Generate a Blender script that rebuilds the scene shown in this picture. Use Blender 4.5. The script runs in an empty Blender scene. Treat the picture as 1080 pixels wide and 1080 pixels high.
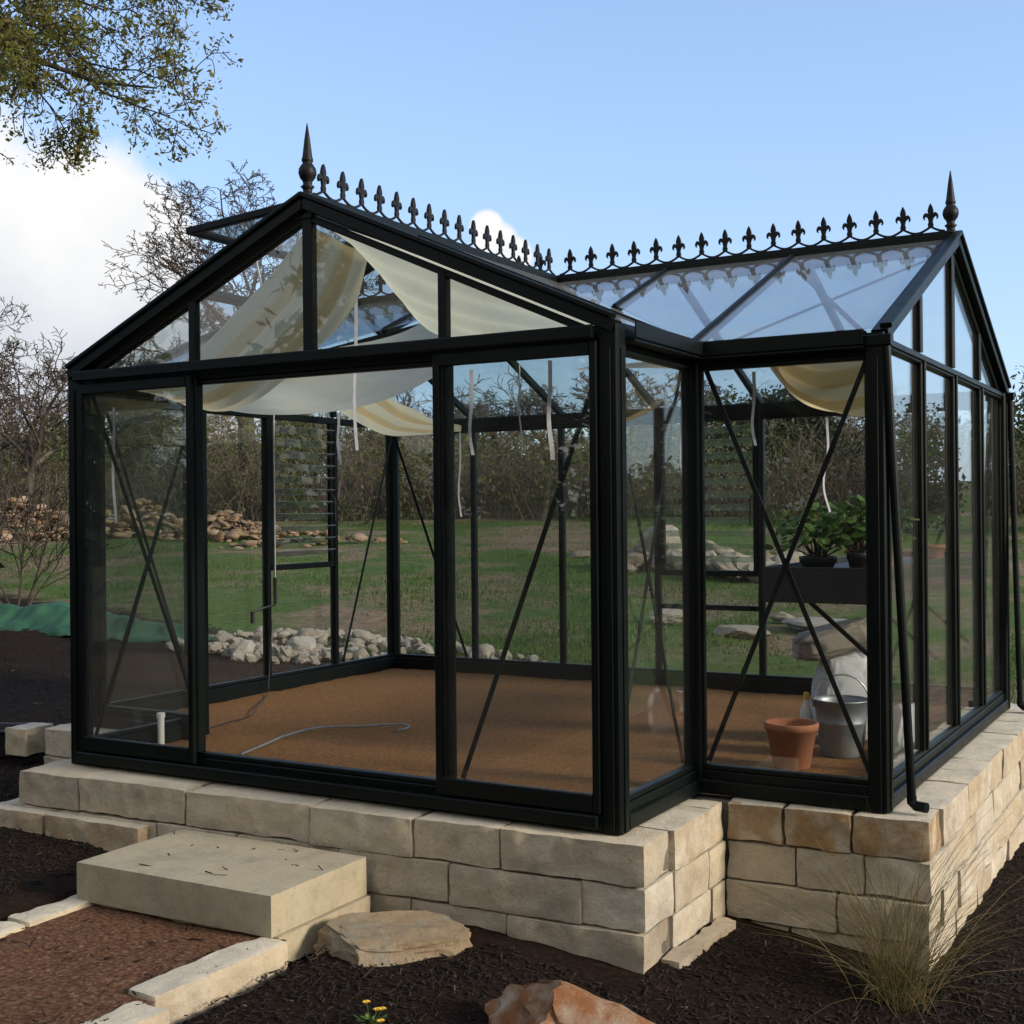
import bpy, bmesh, math, random
import numpy as np
from mathutils import Vector, Matrix, noise

sc = bpy.context.scene
COL = sc.collection
R = math.radians

# ------------------------------------------------------------------ camera, sky, sun, exposure
CAM = Vector((5.0592, -4.3539, 1.2251))
YAW, PITCH, ROLL, FPX = -0.52345, 0.00068, -0.0090, 1333.52
FW = Vector((math.cos(PITCH) * math.sin(YAW), math.cos(PITCH) * math.cos(YAW), math.sin(PITCH)))
_r = Vector((math.cos(YAW), -math.sin(YAW), 0)); _u = _r.cross(FW)
RT = math.cos(ROLL) * _r + math.sin(ROLL) * _u
UP = -math.sin(ROLL) * _r + math.cos(ROLL) * _u
cd = bpy.data.cameras.new('camera'); cam = bpy.data.objects.new('camera', cd); COL.objects.link(cam)
cd.sensor_width = 36; cd.sensor_fit = 'HORIZONTAL'; cd.lens = 36 * FPX / 1080
cd.clip_start = 0.05; cd.clip_end = 3000
cam.matrix_world = Matrix(((RT.x, UP.x, -FW.x, CAM.x), (RT.y, UP.y, -FW.y, CAM.y), (RT.z, UP.z, -FW.z, CAM.z), (0, 0, 0, 1)))
sc.camera = cam

SUN_EL, SUN_AZ = R(20), R(84)          # azimuth clockwise from +Y
SKY_STRENGTH, SUN_STRENGTH, EXPOSURE = 0.15, 2.3, 0.92
sc.view_settings.view_transform = 'Standard'; sc.view_settings.look = 'None'
sc.view_settings.exposure = EXPOSURE; sc.view_settings.gamma = 1.0
sc.cycles.transparent_max_bounces = 32; sc.cycles.max_bounces = 8
sc.cycles.use_denoising = True

world = bpy.data.worlds.new('World'); sc.world = world; world.use_nodes = True
def build_world():
    nt = world.node_tree; nt.nodes.clear(); N = nt.nodes.new; L = nt.links.new
    out = N('ShaderNodeOutputWorld'); bg = N('ShaderNodeBackground'); bg.inputs['Strength'].default_value = SKY_STRENGTH
    sky = N('ShaderNodeTexSky'); sky.sky_type = 'NISHITA'; sky.sun_disc = False
    sky.sun_elevation = SUN_EL; sky.sun_rotation = SUN_AZ; sky.altitude = 200
    sky.air_density = 1.0; sky.dust_density = 0.6; sky.ozone_density = 1.0
    tc = N('ShaderNodeTexCoord')
    nz = N('ShaderNodeTexNoise'); nz.inputs['Scale'].default_value = 9; nz.inputs['Detail'].default_value = 9; nz.inputs['Roughness'].default_value = 0.58
    L(tc.outputs['Generated'], nz.inputs['Vector'])
    def d2(az, el): return (math.sin(R(az)) * math.cos(R(el)), math.cos(R(az)) * math.cos(R(el)), math.sin(R(el)))
    blobs = [(-53, 10.5, .105), (-49.5, 11.2, .085), (-46.8, 11.2, .062), (-50, 5.0, .10), (-58, 8, .13), (-66, 9, .16), (-45, 6.0, .07),
             (-31.0, 12.75, .0135), (-30.6, 12.0, .018), (-30.0, 11.4, .018)]
    prev = None
    for az, el, r in blobs:
        dist = N('ShaderNodeVectorMath'); dist.operation = 'DISTANCE'; dist.inputs[1].default_value = d2(az, el)
        L(tc.outputs['Generated'], dist.inputs[0])
        mr = N('ShaderNodeMapRange'); mr.inputs['From Min'].default_value = 0; mr.inputs['From Max'].default_value = r * 1.25
        mr.inputs['To Min'].default_value = 1; mr.inputs['To Max'].default_value = 0
        L(dist.outputs['Value'], mr.inputs['Value'])
        if prev is None: prev = mr.outputs['Result']
        else:
            mx = N('ShaderNodeMath'); mx.operation = 'MAXIMUM'; L(prev, mx.inputs[0]); L(mr.outputs['Result'], mx.inputs[1]); prev = mx.outputs[0]
    ad = N('ShaderNodeMath'); ad.operation = 'MULTIPLY_ADD'; L(nz.outputs['Fac'], ad.inputs[0]); ad.inputs[1].default_value = 0.9; L(prev, ad.inputs[2])
    mask = N('ShaderNodeMapRange'); mask.interpolation_type = 'SMOOTHSTEP'
    mask.inputs['From Min'].default_value = 0.56; mask.inputs['From Max'].default_value = 0.86; L(ad.outputs[0], mask.inputs['Value'])
    # only where some blob is: multiply by blob presence
    pres = N('ShaderNodeMapRange'); pres.inputs['From Min'].default_value = 0.02; pres.inputs['From Max'].default_value = 0.22; L(prev, pres.inputs['Value'])
    mm = N('ShaderNodeMath'); mm.operation = 'MULTIPLY'; L(mask.outputs['Result'], mm.inputs[0]); L(pres.outputs['Result'], mm.inputs[1])
    # cloud tone: bright tops, greyer low down, broken by a slower noise
    sp = N('ShaderNodeSeparateXYZ'); L(tc.outputs['Generated'], sp.inputs[0])
    n2 = N('ShaderNodeTexNoise'); n2.inputs['Scale'].default_value = 14; n2.inputs['Detail'].default_value = 5; L(tc.outputs['Generated'], n2.inputs['Vector'])
    el = N('ShaderNodeMath'); el.operation = 'MULTIPLY_ADD'; L(n2.outputs['Fac'], el.inputs[0]); el.inputs[1].default_value = 0.16; L(sp.outputs['Z'], el.inputs[2])
    ramp = N('ShaderNodeValToRGB'); L(el.outputs[0], ramp.inputs['Fac'])
    e = ramp.color_ramp.elements; e[0].position = 0.13; e[0].color = (2.0, 2.2, 2.55, 1); e[1].position = 0.30; e[1].color = (3.5, 3.5, 3.5, 1)
    # thin haze: the low sky is paler
    hz = N('ShaderNodeMapRange'); hz.inputs['From Min'].default_value = 0.0; hz.inputs['From Max'].default_value = 0.5
    hz.inputs['To Min'].default_value = 0.7; hz.inputs['To Max'].default_value = 0.25; L(sp.outputs['Z'], hz.inputs['Value'])
    tn = N('ShaderNodeMix'); tn.data_type = 'RGBA'; tn.blend_type = 'MULTIPLY'; tn.inputs['Factor'].default_value = 1; L(sky.outputs['Color'], tn.inputs['A']); tn.inputs['B'].default_value = (0.78, 0.86, 1.0, 1)
    m0 = N('ShaderNodeMix'); m0.data_type = 'RGBA'; L(hz.outputs['Result'], m0.inputs['Factor']); L(tn.outputs['Result'], m0.inputs['A']); m0.inputs['B'].default_value = (1.75, 2.4, 3.45, 1)
    m1 = N('ShaderNodeMix'); m1.data_type = 'RGBA'; L(mm.outputs[0], m1.inputs['Factor']); L(m0.outputs['Result'], m1.inputs['A']); L(ramp.outputs['Color'], m1.inputs['B'])
    # added unseen cloud deck overhead and behind the camera, shaped for the ambient light
    dt = N('ShaderNodeVectorMath'); dt.operation = 'DOT_PRODUCT'; dt.inputs[1].default_value = (0.25, -0.93, 0.28); L(tc.outputs['Generated'], dt.inputs[0])
    n5 = N('ShaderNodeTexNoise'); n5.inputs['Scale'].default_value = 2.6; n5.inputs['Detail'].default_value = 6; L(tc.outputs['Generated'], n5.inputs['Vector'])
    a5 = N('ShaderNodeMath'); a5.operation = 'MULTIPLY_ADD'; L(n5.outputs['Fac'], a5.inputs[0]); a5.inputs[1].default_value = 0.5; L(dt.outputs['Value'], a5.inputs[2])
    dk = N('ShaderNodeMapRange'); dk.interpolation_type = 'SMOOTHSTEP'; dk.inputs['From Min'].default_value = 0.5; dk.inputs['From Max'].default_value = 0.85; L(a5.outputs[0], dk.inputs['Value'])
    r5 = N('ShaderNodeValToRGB'); L(n5.outputs['Fac'], r5.inputs['Fac']); e5 = r5.color_ramp.elements; e5[0].position = 0.35; e5[0].color = (2.4, 2.42, 2.45, 1); e5[1].position = 0.7; e5[1].color = (3.5, 3.45, 3.4, 1)
    m2 = N('ShaderNodeMix'); m2.data_type = 'RGBA'; L(dk.outputs['Result'], m2.inputs['Factor']); L(m1.outputs['Result'], m2.inputs['A']); L(r5.outputs['Color'], m2.inputs['B'])
    m1 = m2
    L(m1.outputs['Result'], bg.inputs['Color']); L(bg.outputs[0], out.inputs['Surface'])
build_world()

sl = bpy.data.lights.new('sun', 'SUN'); so = bpy.data.objects.new('sun', sl); COL.objects.link(so)
sl.energy = SUN_STRENGTH; sl.angle = R(11); sl.color = (1.0, 0.88, 0.72)
sd = Vector((math.sin(SUN_AZ) * math.cos(SUN_EL), math.cos(SUN_AZ) * math.cos(SUN_EL), math.sin(SUN_EL)))
so.rotation_euler = (-sd).to_track_quat('-Z', 'Y').to_euler(); so.location = (20, 2, 12)

# ------------------------------------------------------------------ helpers
def ray(px, py): return FW + RT * ((px - 540) / FPX) - UP * ((py - 540) / FPX)
def at_d(px, py, D): return CAM + ray(px, py) * D
def at_z(px, py, z): d = ray(px, py); return CAM + d * ((z - CAM.z) / d.z)
def at_y(px, py, y): d = ray(px, py); return CAM + d * ((y - CAM.y) / d.y)
def at_x(px, py, x): d = ray(px, py); return CAM + d * ((x - CAM.x) / d.x)

def tag(o, label=None, cat=None, group=None, kind=None):
    if label: o['label'] = label
    if cat: o['category'] = cat
    if group: o['group'] = group
    if kind: o['kind'] = kind
    return o
def empty(name, loc, label, cat, group=None, rotz=0):
    o = bpy.data.objects.new(name, None); COL.objects.link(o); o.location = loc; o.rotation_euler = (0, 0, rotz)
    o.empty_display_size = 0.1
    return tag(o, label, cat, group)
def link(name, me, mat, parent=None, loc=(0, 0, 0), smooth=False, world_coords=True):
    o = bpy.data.objects.new(name, me); COL.objects.link(o)
    if mat is not None and len(me.materials) == 0: me.materials.append(mat)
    if smooth:
        me.polygons.foreach_set('use_smooth', [True] * len(me.polygons))
    o.location = loc
    if parent is not None:
        o.parent = parent
        if world_coords:            # mesh given in world coordinates: undo the parent's place
            o.matrix_parent_inverse = wm(parent).inverted()
    return o
def wm(o):
    m = Matrix.LocRotScale(o.location, o.rotation_euler, o.scale)
    return (wm(o.parent) @ o.matrix_parent_inverse @ m) if o.parent else m
def bm_mesh(name, bm):
    bmesh.ops.recalc_face_normals(bm, faces=bm.faces[:])
    me = bpy.data.meshes.new(name); bm.to_mesh(me); bm.free(); return me
def np_mesh(name, V, quads=None, tris=None, tint=None):
    V = np.asarray(V, dtype=np.float32)
    q = np.zeros((0, 4), int) if quads is None else np.asarray(quads, int); t = np.zeros((0, 3), int) if tris is None else np.asarray(tris, int)
    me = bpy.data.meshes.new(name); me.vertices.add(len(V)); me.vertices.foreach_set('co', V.ravel())
    nl = q.size + t.size; me.loops.add(nl); me.loops.foreach_set('vertex_index', np.concatenate([q.ravel(), t.ravel()]).astype(np.int32))
    me.polygons.add(len(q) + len(t))
    ls = np.concatenate([np.arange(len(q)) * 4, q.size + np.arange(len(t)) * 3]).astype(np.int32); me.polygons.foreach_set('loop_start', ls)
    me.update(calc_edges=True)
    if tint is not None:
        a = me.attributes.new('tint', 'FLOAT', 'FACE'); a.data.foreach_set('value', np.asarray(tint, np.float32))
    me.validate(); return me
def bar(bm, p, q, w, h, up=(0, 0, 1), ch=0.004):
    """chamfered rectangular bar from p to q; w across, h along 'up'"""
    p, q = Vector(p), Vector(q); d = (q - p).normalized(); up = Vector(up)
    if abs(d.dot(up)) > 0.98: up = Vector((0, 1, 0))
    s = d.cross(up).normalized(); u = s.cross(d).normalized()
    a, b = w / 2, h / 2; c = min(ch, a * .5, b * .5)
    prof = [(-a + c, -b), (a - c, -b), (a, -b + c), (a, b - c), (a - c, b), (-a + c, b), (-a, b - c), (-a, -b + c)]
    A = [bm.verts.new(p + s * x + u * y) for x, y in prof]; B = [bm.verts.new(q + s * x + u * y) for x, y in prof]
    for i in range(8): bm.faces.new((A[i], A[(i + 1) % 8], B[(i + 1) % 8], B[i]))
    bm.faces.new(A[::-1]); bm.faces.new(B)
def tube(bm, pts, rad, n=8, cap=True):
    pts = [Vector(p) for p in pts]; rad = rad if hasattr(rad, '__len__') else [rad] * len(pts); rings = []; u = None
    for i, p in enumerate(pts):
        d = (pts[min(i + 1, len(pts) - 1)] - pts[max(i - 1, 0)]).normalized()
        if u is None: u = d.orthogonal().normalized()
        u = (u - d * u.dot(d)).normalized(); s = d.cross(u)
        rings.append([bm.verts.new(p + (u * math.cos(2 * math.pi * k / n) + s * math.sin(2 * math.pi * k / n)) * rad[i]) for k in range(n)])
    for a, b in zip(rings, rings[1:]):
        for k in range(n): bm.faces.new((a[k], a[(k + 1) % n], b[(k + 1) % n], b[k]))
    if cap: bm.faces.new(rings[0][::-1]); bm.faces.new(rings[-1])
def lathe(bm, prof, n=24, center=(0, 0, 0), rib=None):
    c = Vector(center); rings = []
    for r, z in prof:
        ring = []
        for k in range(n):
            rr = r * (1 + (rib(z) * math.cos(k * math.pi) if rib else 0))
            ring.append(bm.verts.new(c + Vector((rr * math.cos(2 * math.pi * k / n), rr * math.sin(2 * math.pi * k / n), z))))
        rings.append(ring)
    for a, b in zip(rings, rings[1:]):
        for k in range(n): bm.faces.new((a[k], a[(k + 1) % n], b[(k + 1) % n], b[k]))
    bm.faces.new(rings[0][::-1]); bm.faces.new(rings[-1])
def prism(bm, poly, nrm, t):
    nrm = Vector(nrm).normalized()
    A = [bm.verts.new(Vector(p) - nrm * t / 2) for p in poly]; B = [bm.verts.new(Vector(p) + nrm * t / 2) for p in poly]
    n = len(A)
    for i in range(n): bm.faces.new((A[i], A[(i + 1) % n], B[(i + 1) % n], B[i]))
    bm.faces.new(A[::-1]); bm.faces.new(B)
def fbm(v, o=4): return noise.fractal(v, 1.0, 2.0, o)
def sstep(a, b, x):
    t = max(0.0, min(1.0, (x - a) / (b - a))); return t * t * (3 - 2 * t)

# ------------------------------------------------------------------ materials
def mat_new(name):
    m = bpy.data.materials.new(name); m.use_nodes = True; nt = m.node_tree; nt.nodes.clear()
    out = nt.nodes.new('ShaderNodeOutputMaterial'); return m, nt, out
def noise_node(nt, scale, detail=5, rough=0.6, coord='Object', mapping=None):
    tc = nt.nodes.new('ShaderNodeTexCoord'); n = nt.nodes.new('ShaderNodeTexNoise'); n.inputs['Scale'].default_value = scale
    n.inputs['Detail'].default_value = detail; n.inputs['Roughness'].default_value = rough
    if mapping:
        mp = nt.nodes.new('ShaderNodeMapping'); mp.inputs['Scale'].default_value = mapping; nt.links.new(tc.outputs[coord], mp.inputs['Vector']); nt.links.new(mp.outputs[0], n.inputs['Vector'])
    else: nt.links.new(tc.outputs[coord], n.inputs['Vector'])
    return n
def ramp_node(nt, src, stops):
    r = nt.nodes.new('ShaderNodeValToRGB'); nt.links.new(src, r.inputs['Fac']); el = r.color_ramp.elements
    while len(el) < len(stops): el.new(0.5)
    for e, (p, c) in zip(el, stops): e.position = p; e.color = (*c, 1)
    return r
def mixc(nt, fac, a, b, mode='MIX'):
    m = nt.nodes.new('ShaderNodeMix'); m.data_type = 'RGBA'; m.blend_type = mode
    for s, v in (('Factor', fac), ('A', a), ('B', b)):
        inp = [i for i in m.inputs if i.name == s and (i.type == 'RGBA' if s != 'Factor' else i.type == 'VALUE')][0]
        if isinstance(v, (int, float)): inp.default_value = v
        elif isinstance(v, tuple): inp.default_value = (*v, 1)
        else: nt.links.new(v, inp)
    return [o for o in m.outputs if o.type == 'RGBA'][0]
def simple(name, stops, scale=8, rough=0.6, bump=0.0, bscale=40, metallic=0.0, spec=0.5, mapping=None, rvar=0.0):
    m, nt, out = mat_new(name); b = nt.nodes.new('ShaderNodeBsdfPrincipled'); nt.links.new(b.outputs[0], out.inputs[0])
    n = noise_node(nt, scale, mapping=mapping); r = ramp_node(nt, n.outputs['Fac'], stops); nt.links.new(r.outputs[0], b.inputs['Base Color'])
    b.inputs['Roughness'].default_value = rough; b.inputs['Metallic'].default_value = metallic; b.inputs['Specular IOR Level'].default_value = spec
    if rvar:
        mr = nt.nodes.new('ShaderNodeMapRange'); mr.inputs['To Min'].default_value = rough - rvar; mr.inputs['To Max'].default_value = rough + rvar
        n3 = noise_node(nt, scale * 3); nt.links.new(n3.outputs['Fac'], mr.inputs['Value']); nt.links.new(mr.outputs[0], b.inputs['Roughness'])
    if bump:
        bp = nt.nodes.new('ShaderNodeBump'); bp.inputs['Strength'].default_value = bump; bp.inputs['Distance'].default_value = 0.01
        n2 = noise_node(nt, bscale, 8, 0.7); nt.links.new(n2.outputs['Fac'], bp.inputs['Height']); nt.links.new(bp.outputs[0], b.inputs['Normal'])
    return m
def tinted(name, stops, rough=0.8, trans=0.0, spec=0.2, bump=0.0, bscale=30, mottle=0.0, mscale=20, mcol=(0.1, 0.08, 0.06)):
    """colour from the per-face 'tint' attribute: each leaf, twig or stone has its own"""
    m, nt, out = mat_new(name); a = nt.nodes.new('ShaderNodeAttribute'); a.attribute_name = 'tint'
    r = ramp_node(nt, a.outputs['Fac'], stops); col = r.outputs[0]
    if mottle:
        n = noise_node(nt, mscale, 8, 0.7); rr = ramp_node(nt, n.outputs['Fac'], [(0.45, (0, 0, 0)), (0.7, (mottle,) * 3)]); col = mixc(nt, rr.outputs[0], col, mcol)
    b = nt.nodes.new('ShaderNodeBsdfPrincipled'); nt.links.new(col, b.inputs['Base Color']); b.inputs['Roughness'].default_value = rough; b.inputs['Specular IOR Level'].default_value = spec
    if bump:
        bp = nt.nodes.new('ShaderNodeBump'); bp.inputs['Strength'].default_value = bump; bp.inputs['Distance'].default_value = 0.01
        n2 = noise_node(nt, bscale, 8, 0.7); nt.links.new(n2.outputs['Fac'], bp.inputs['Height']); nt.links.new(bp.outputs[0], b.inputs['Normal'])
    if trans:
        t = nt.nodes.new('ShaderNodeBsdfTranslucent'); nt.links.new(col, t.inputs['Color']); ms = nt.nodes.new('ShaderNodeMixShader'); ms.inputs[0].default_value = trans
        nt.links.new(b.outputs[0], ms.inputs[1]); nt.links.new(t.outputs[0], ms.inputs[2]); nt.links.new(ms.outputs[0], out.inputs[0])
    else: nt.links.new(b.outputs[0], out.inputs[0])
    return m

M = {}
M['frame'] = simple('dark_green_aluminium', [(0.3, (0.0022, 0.004, 0.0035)), (0.7, (0.004, 0.007, 0.006))], 3, 0.42, 0.03, 90, rvar=0.08, spec=0.18)
M['iron'] = simple('cast_iron_black', [(0.3, (0.004, 0.004, 0.0045)), (0.7, (0.009, 0.008, 0.009))], 20, 0.5, 0.1, 120, spec=0.25)
def glass_mat(name, tint, haze):
    m, nt, out = mat_new(name); N = nt.nodes.new; L = nt.links.new
    geo = N('ShaderNodeNewGeometry'); fr = N('ShaderNodeFresnel')
    mr = N('ShaderNodeMapRange'); mr.inputs['To Min'].default_value = 1.5; mr.inputs['To Max'].default_value = 1 / 1.5
    L(geo.outputs['Backfacing'], mr.inputs['Value']); L(mr.outputs[0], fr.inputs['IOR'])
    tr = N('ShaderNodeBsdfTransparent'); tr.inputs['Color'].default_value = (*tint, 1)
    gl = N('ShaderNodeBsdfGlossy'); gl.inputs['Roughness'].default_value = 0.0; gl.inputs['Color'].default_value = (1, 1, 1, 1)
    wn = noise_node(nt, 2.2, 1, 0.4); bp = N('ShaderNodeBump'); bp.inputs['Strength'].default_value = 0.05; bp.inputs['Distance'].default_value = 0.01; L(wn.outputs['Fac'], bp.inputs['Height']); L(bp.outputs[0], gl.inputs['Normal'])
    ms = N('ShaderNodeMixShader'); L(fr.outputs[0], ms.inputs[0]); L(tr.outputs[0], ms.inputs[1]); L(gl.outputs[0], ms.inputs[2])
    df = N('ShaderNodeBsdfDiffuse'); df.inputs['Color'].default_value = (0.55, 0.56, 0.54, 1)
    n = noise_node(nt, 3.5, 7, 0.65); rr = ramp_node(nt, n.outputs['Fac'], [(0.35, (haze * .3,) * 3), (0.75, (haze,) * 3)])
    m2 = N('ShaderNodeMixShader'); L(rr.outputs[0], m2.inputs[0]); L(ms.outputs[0], m2.inputs[1]); L(df.outputs[0], m2.inputs[2]); L(m2.outputs[0], out.inputs[0])
    return m
M['glass'] = glass_mat('window_glass', (0.968, 0.978, 0.970), 0.013)
M['roof_glass'] = glass_mat('roof_glass', (0.86, 0.90, 0.91), 0.16)

M['blade_glass'] = glass_mat('louvre_glass', (0.84, 0.92, 0.90), 0.27)
def stone_mat(name, base, scale=1.0, bdist=0.02, stainc=(0.33, 0.19, 0.075)):
    m, nt, out = mat_new(name); N = nt.nodes.new; L = nt.links.new
    a = N('ShaderNodeAttribute'); a.attribute_name = 'tint'; r = ramp_node(nt, a.outputs['Fac'], base)
    s = N('ShaderNodeAttribute'); s.attribute_name = 'stain'
    n1 = noise_node(nt, 5 * scale, 8, 0.65); mott = ramp_node(nt, n1.outputs['Fac'], [(0.3, (0.74, 0.73, 0.72)), (0.5, (1, 1, 1)), (0.75, (1.12, 1.08, 1.0))])
    c = mixc(nt, 1.0, r.outputs[0], mott.outputs[0], 'MULTIPLY')
    n2 = noise_node(nt, 7 * scale, 6, 0.6); st = ramp_node(nt, n2.outputs['Fac'], [(0.36, (0, 0, 0)), (0.56, (1, 1, 1))])
    mu = N('ShaderNodeMath'); mu.operation = 'MULTIPLY'; L(s.outputs['Fac'], mu.inputs[0]); L(st.outputs[0], mu.inputs[1])
    c = mixc(nt, mu.outputs[0], c, stainc)
    n4 = noise_node(nt, 45 * scale, 4, 0.7); sp = ramp_node(nt, n4.outputs['Fac'], [(0.28, (0.72,) * 3), (0.42, (0.97,) * 3), (0.7, (1.05,) * 3)]); c = mixc(nt, 1.0, c, sp.outputs[0], 'MULTIPLY')
    b = N('ShaderNodeBsdfPrincipled'); L(c, b.inputs['Base Color']); b.inputs['Roughness'].default_value = 0.9; b.inputs['Specular IOR Level'].default_value = 0.15
    bp = N('ShaderNodeBump'); bp.inputs['Strength'].default_value = 1.0; bp.inputs['Distance'].default_value = bdist
    n3 = noise_node(nt, 16 * scale, 14, 0.78); L(n3.outputs['Fac'], bp.inputs['Height']); L(bp.outputs[0], b.inputs['Normal']); L(b.outputs[0], out.inputs[0])
    return m
LIME = [(0.0, (0.47, 0.405, 0.31)), (0.35, (0.54, 0.47, 0.355)), (0.7, (0.60, 0.515, 0.375)), (1.0, (0.65, 0.59, 0.47))]
M['limestone'] = stone_mat('limestone', LIME)
M['slab'] = stone_mat('sawn_limestone', [(0, (0.36, 0.32, 0.225)), (1, (0.385, 0.34, 0.245))], 1.0, 0.006)
M['mortar'] = simple('mortar', [(0.3, (0.10, 0.08, 0.06)), (0.7, (0.2, 0.17, 0.13))], 20, 0.95, 0.5, 80)
M['boulder'] = stone_mat('boulder_stone', [(0, (0.30, 0.275, 0.215)), (1, (0.34, 0.305, 0.225))], 1.0, 0.03)
M['redboulder'] = stone_mat('red_boulder', [(0, (0.48, 0.40, 0.30)), (1, (0.52, 0.43, 0.32))], 1.0, 0.03, (0.32, 0.14, 0.06))
M['riverstone'] = stone_mat('river_stone', [(0, (0.34, 0.30, 0.24)), (0.5, (0.54, 0.49, 0.41)), (1, (0.66, 0.63, 0.56))], 0.35, 0.07)
M['fieldstone'] = stone_mat('field_stone', [(0, (0.20, 0.175, 0.145)), (0.5, (0.32, 0.29, 0.24)), (1, (0.44, 0.41, 0.35))], 0.35, 0.07)
M['rubble'] = stone_mat('rubble_stone', [(0, (0.10, 0.07, 0.05)), (0.55, (0.19, 0.15, 0.115)), (1, (0.36, 0.31, 0.26))], 3)
M['granite'] = simple('decomposed_granite', [(0.28, (0.14, 0.064, 0.025)), (0.5, (0.225, 0.112, 0.045)), (0.62, (0.28, 0.145, 0.062)), (0.8, (0.40, 0.24, 0.125))], 60, 0.95, 0.8, 160, spec=0.1)
M['path_gravel'] = simple('path_gravel', [(0.3, (0.05, 0.023, 0.012)), (0.48, (0.125, 0.062, 0.034)), (0.6, (0.19, 0.102, 0.060)), (0.75, (0.36, 0.23, 0.16))], 60, 0.95, 1.0, 150, spec=0.1)
M['bark'] = simple('grey_bark', [(0.3, (0.036, 0.030, 0.026)), (0.7, (0.085, 0.073, 0.062))], 14, 0.95, 0.8, 30, spec=0.1, mapping=(1, 1, 0.25))
M['darkbark'] = simple('dark_bark', [(0.3, (0.022, 0.018, 0.015)), (0.7, (0.05, 0.042, 0.035))], 14, 0.95, 0.8, 30, spec=0.1)
M['twig'] = tinted('twig', [(0, (0.08, 0.066, 0.054)), (0.6, (0.16, 0.132, 0.105)), (1, (0.26, 0.205, 0.15))], 0.95)
M['treetwig'] = tinted('tree_twig', [(0, (0.035, 0.028, 0.024)), (0.6, (0.07, 0.056, 0.046)), (1, (0.12, 0.095, 0.075))], 0.95)  # darker copy of twig: the bare trees' shade is put into the colour
M['oakleaf'] = tinted('oak_leaf', [(0, (0.08, 0.09, 0.02)), (0.5, (0.16, 0.17, 0.035)), (0.75, (0.22, 0.19, 0.05)), (1, (0.22, 0.12, 0.05))], 0.6, 0.5)
M['evergreen'] = tinted('evergreen_leaf', [(0, (0.014, 0.024, 0.012)), (0.7, (0.035, 0.052, 0.022)), (1, (0.07, 0.085, 0.03))], 0.7, 0.25)
M['oliveleaf'] = tinted('olive_leaf', [(0, (0.045, 0.055, 0.02)), (0.7, (0.105, 0.12, 0.045)), (1, (0.17, 0.155, 0.065))], 0.7, 0.3)
M['plantleaf'] = tinted('plant_leaf', [(0, (0.05, 0.10, 0.022)), (0.7, (0.12, 0.23, 0.045)), (1, (0.22, 0.34, 0.08))], 0.45, 0.3, 0.4)
M['grass'] = tinted('grass_blade', [(0, (0.038, 0.080, 0.018)), (0.55, (0.078, 0.148, 0.031)), (0.8, (0.125, 0.175, 0.048)), (1, (0.26, 0.21, 0.10))], 0.7, 0.35)
M['drygrass'] = tinted('bunch_grass', [(0, (0.06, 0.085, 0.03)), (0.4, (0.14, 0.14, 0.055)), (1, (0.40, 0.29, 0.14))], 0.75, 0.35)
M['weed'] = tinted('dry_weed', [(0, (0.07, 0.05, 0.03)), (0.6, (0.13, 0.095, 0.055)), (1, (0.17, 0.14, 0.06))], 0.9)
M['chip'] = tinted('mulch_chip', [(0, (0.006, 0.005, 0.004)), (0.6, (0.017, 0.011, 0.008)), (0.92, (0.036, 0.022, 0.014)), (1, (0.13, 0.09, 0.06))], 0.85, spec=0.3)
M['terracotta'] = simple('terracotta', [(0.3, (0.26, 0.095, 0.045)), (0.7, (0.36, 0.145, 0.07))], 9, 0.85, 0.1, 60)
M['zinc'] = simple('galvanised_steel', [(0.3, (0.20, 0.215, 0.23)), (0.7, (0.33, 0.345, 0.36))], 12, 0.5, 0.05, 30, metallic=0.75)
M['soil'] = simple('potting_soil', [(0.3, (0.012, 0.009, 0.007)), (0.7, (0.04, 0.03, 0.022))], 40, 1.0, 0.8, 80)
M['black_plastic'] = simple('black_plastic', [(0.3, (0.010, 0.010, 0.011)), (0.7, (0.018, 0.018, 0.02))], 6, 0.5)
M['white_plastic'] = simple('white_plastic', [(0.3, (0.62, 0.62, 0.60)), (0.7, (0.72, 0.72, 0.70))], 6, 0.45)
M['bag'] = simple('white_woven_bag', [(0.35, (0.46, 0.47, 0.49)), (0.7, (0.62, 0.63, 0.65))], 5, 0.5, 0.3, 90)
M['sack'] = simple('pale_sack', [(0.3, (0.25, 0.22, 0.19)), (0.7, (0.36, 0.33, 0.29))], 6, 0.8, 0.3, 60)
M['hose'] = simple('grey_hose', [(0.3, (0.12, 0.12, 0.125)), (0.7, (0.20, 0.20, 0.205))], 20, 0.4)
M['strap'] = simple('lavender_strap', [(0.3, (0.42, 0.41, 0.47)), (0.7, (0.54, 0.53, 0.58))], 20, 0.8)
M['chrome'] = simple('steel_rod', [(0.3, (0.35, 0.34, 0.33)), (0.7, (0.5, 0.49, 0.48))], 10, 0.35, metallic=0.9)
M['yellow'] = simple('yellow_petal', [(0.3, (0.65, 0.36, 0.02)), (0.7, (0.75, 0.5, 0.04))], 10, 0.6)
M['tarp'] = simple('green_fabric', [(0.3, (0.010, 0.055, 0.022)), (0.7, (0.035, 0.12, 0.055))], 3, 0.6, 0.4, 25)

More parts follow.
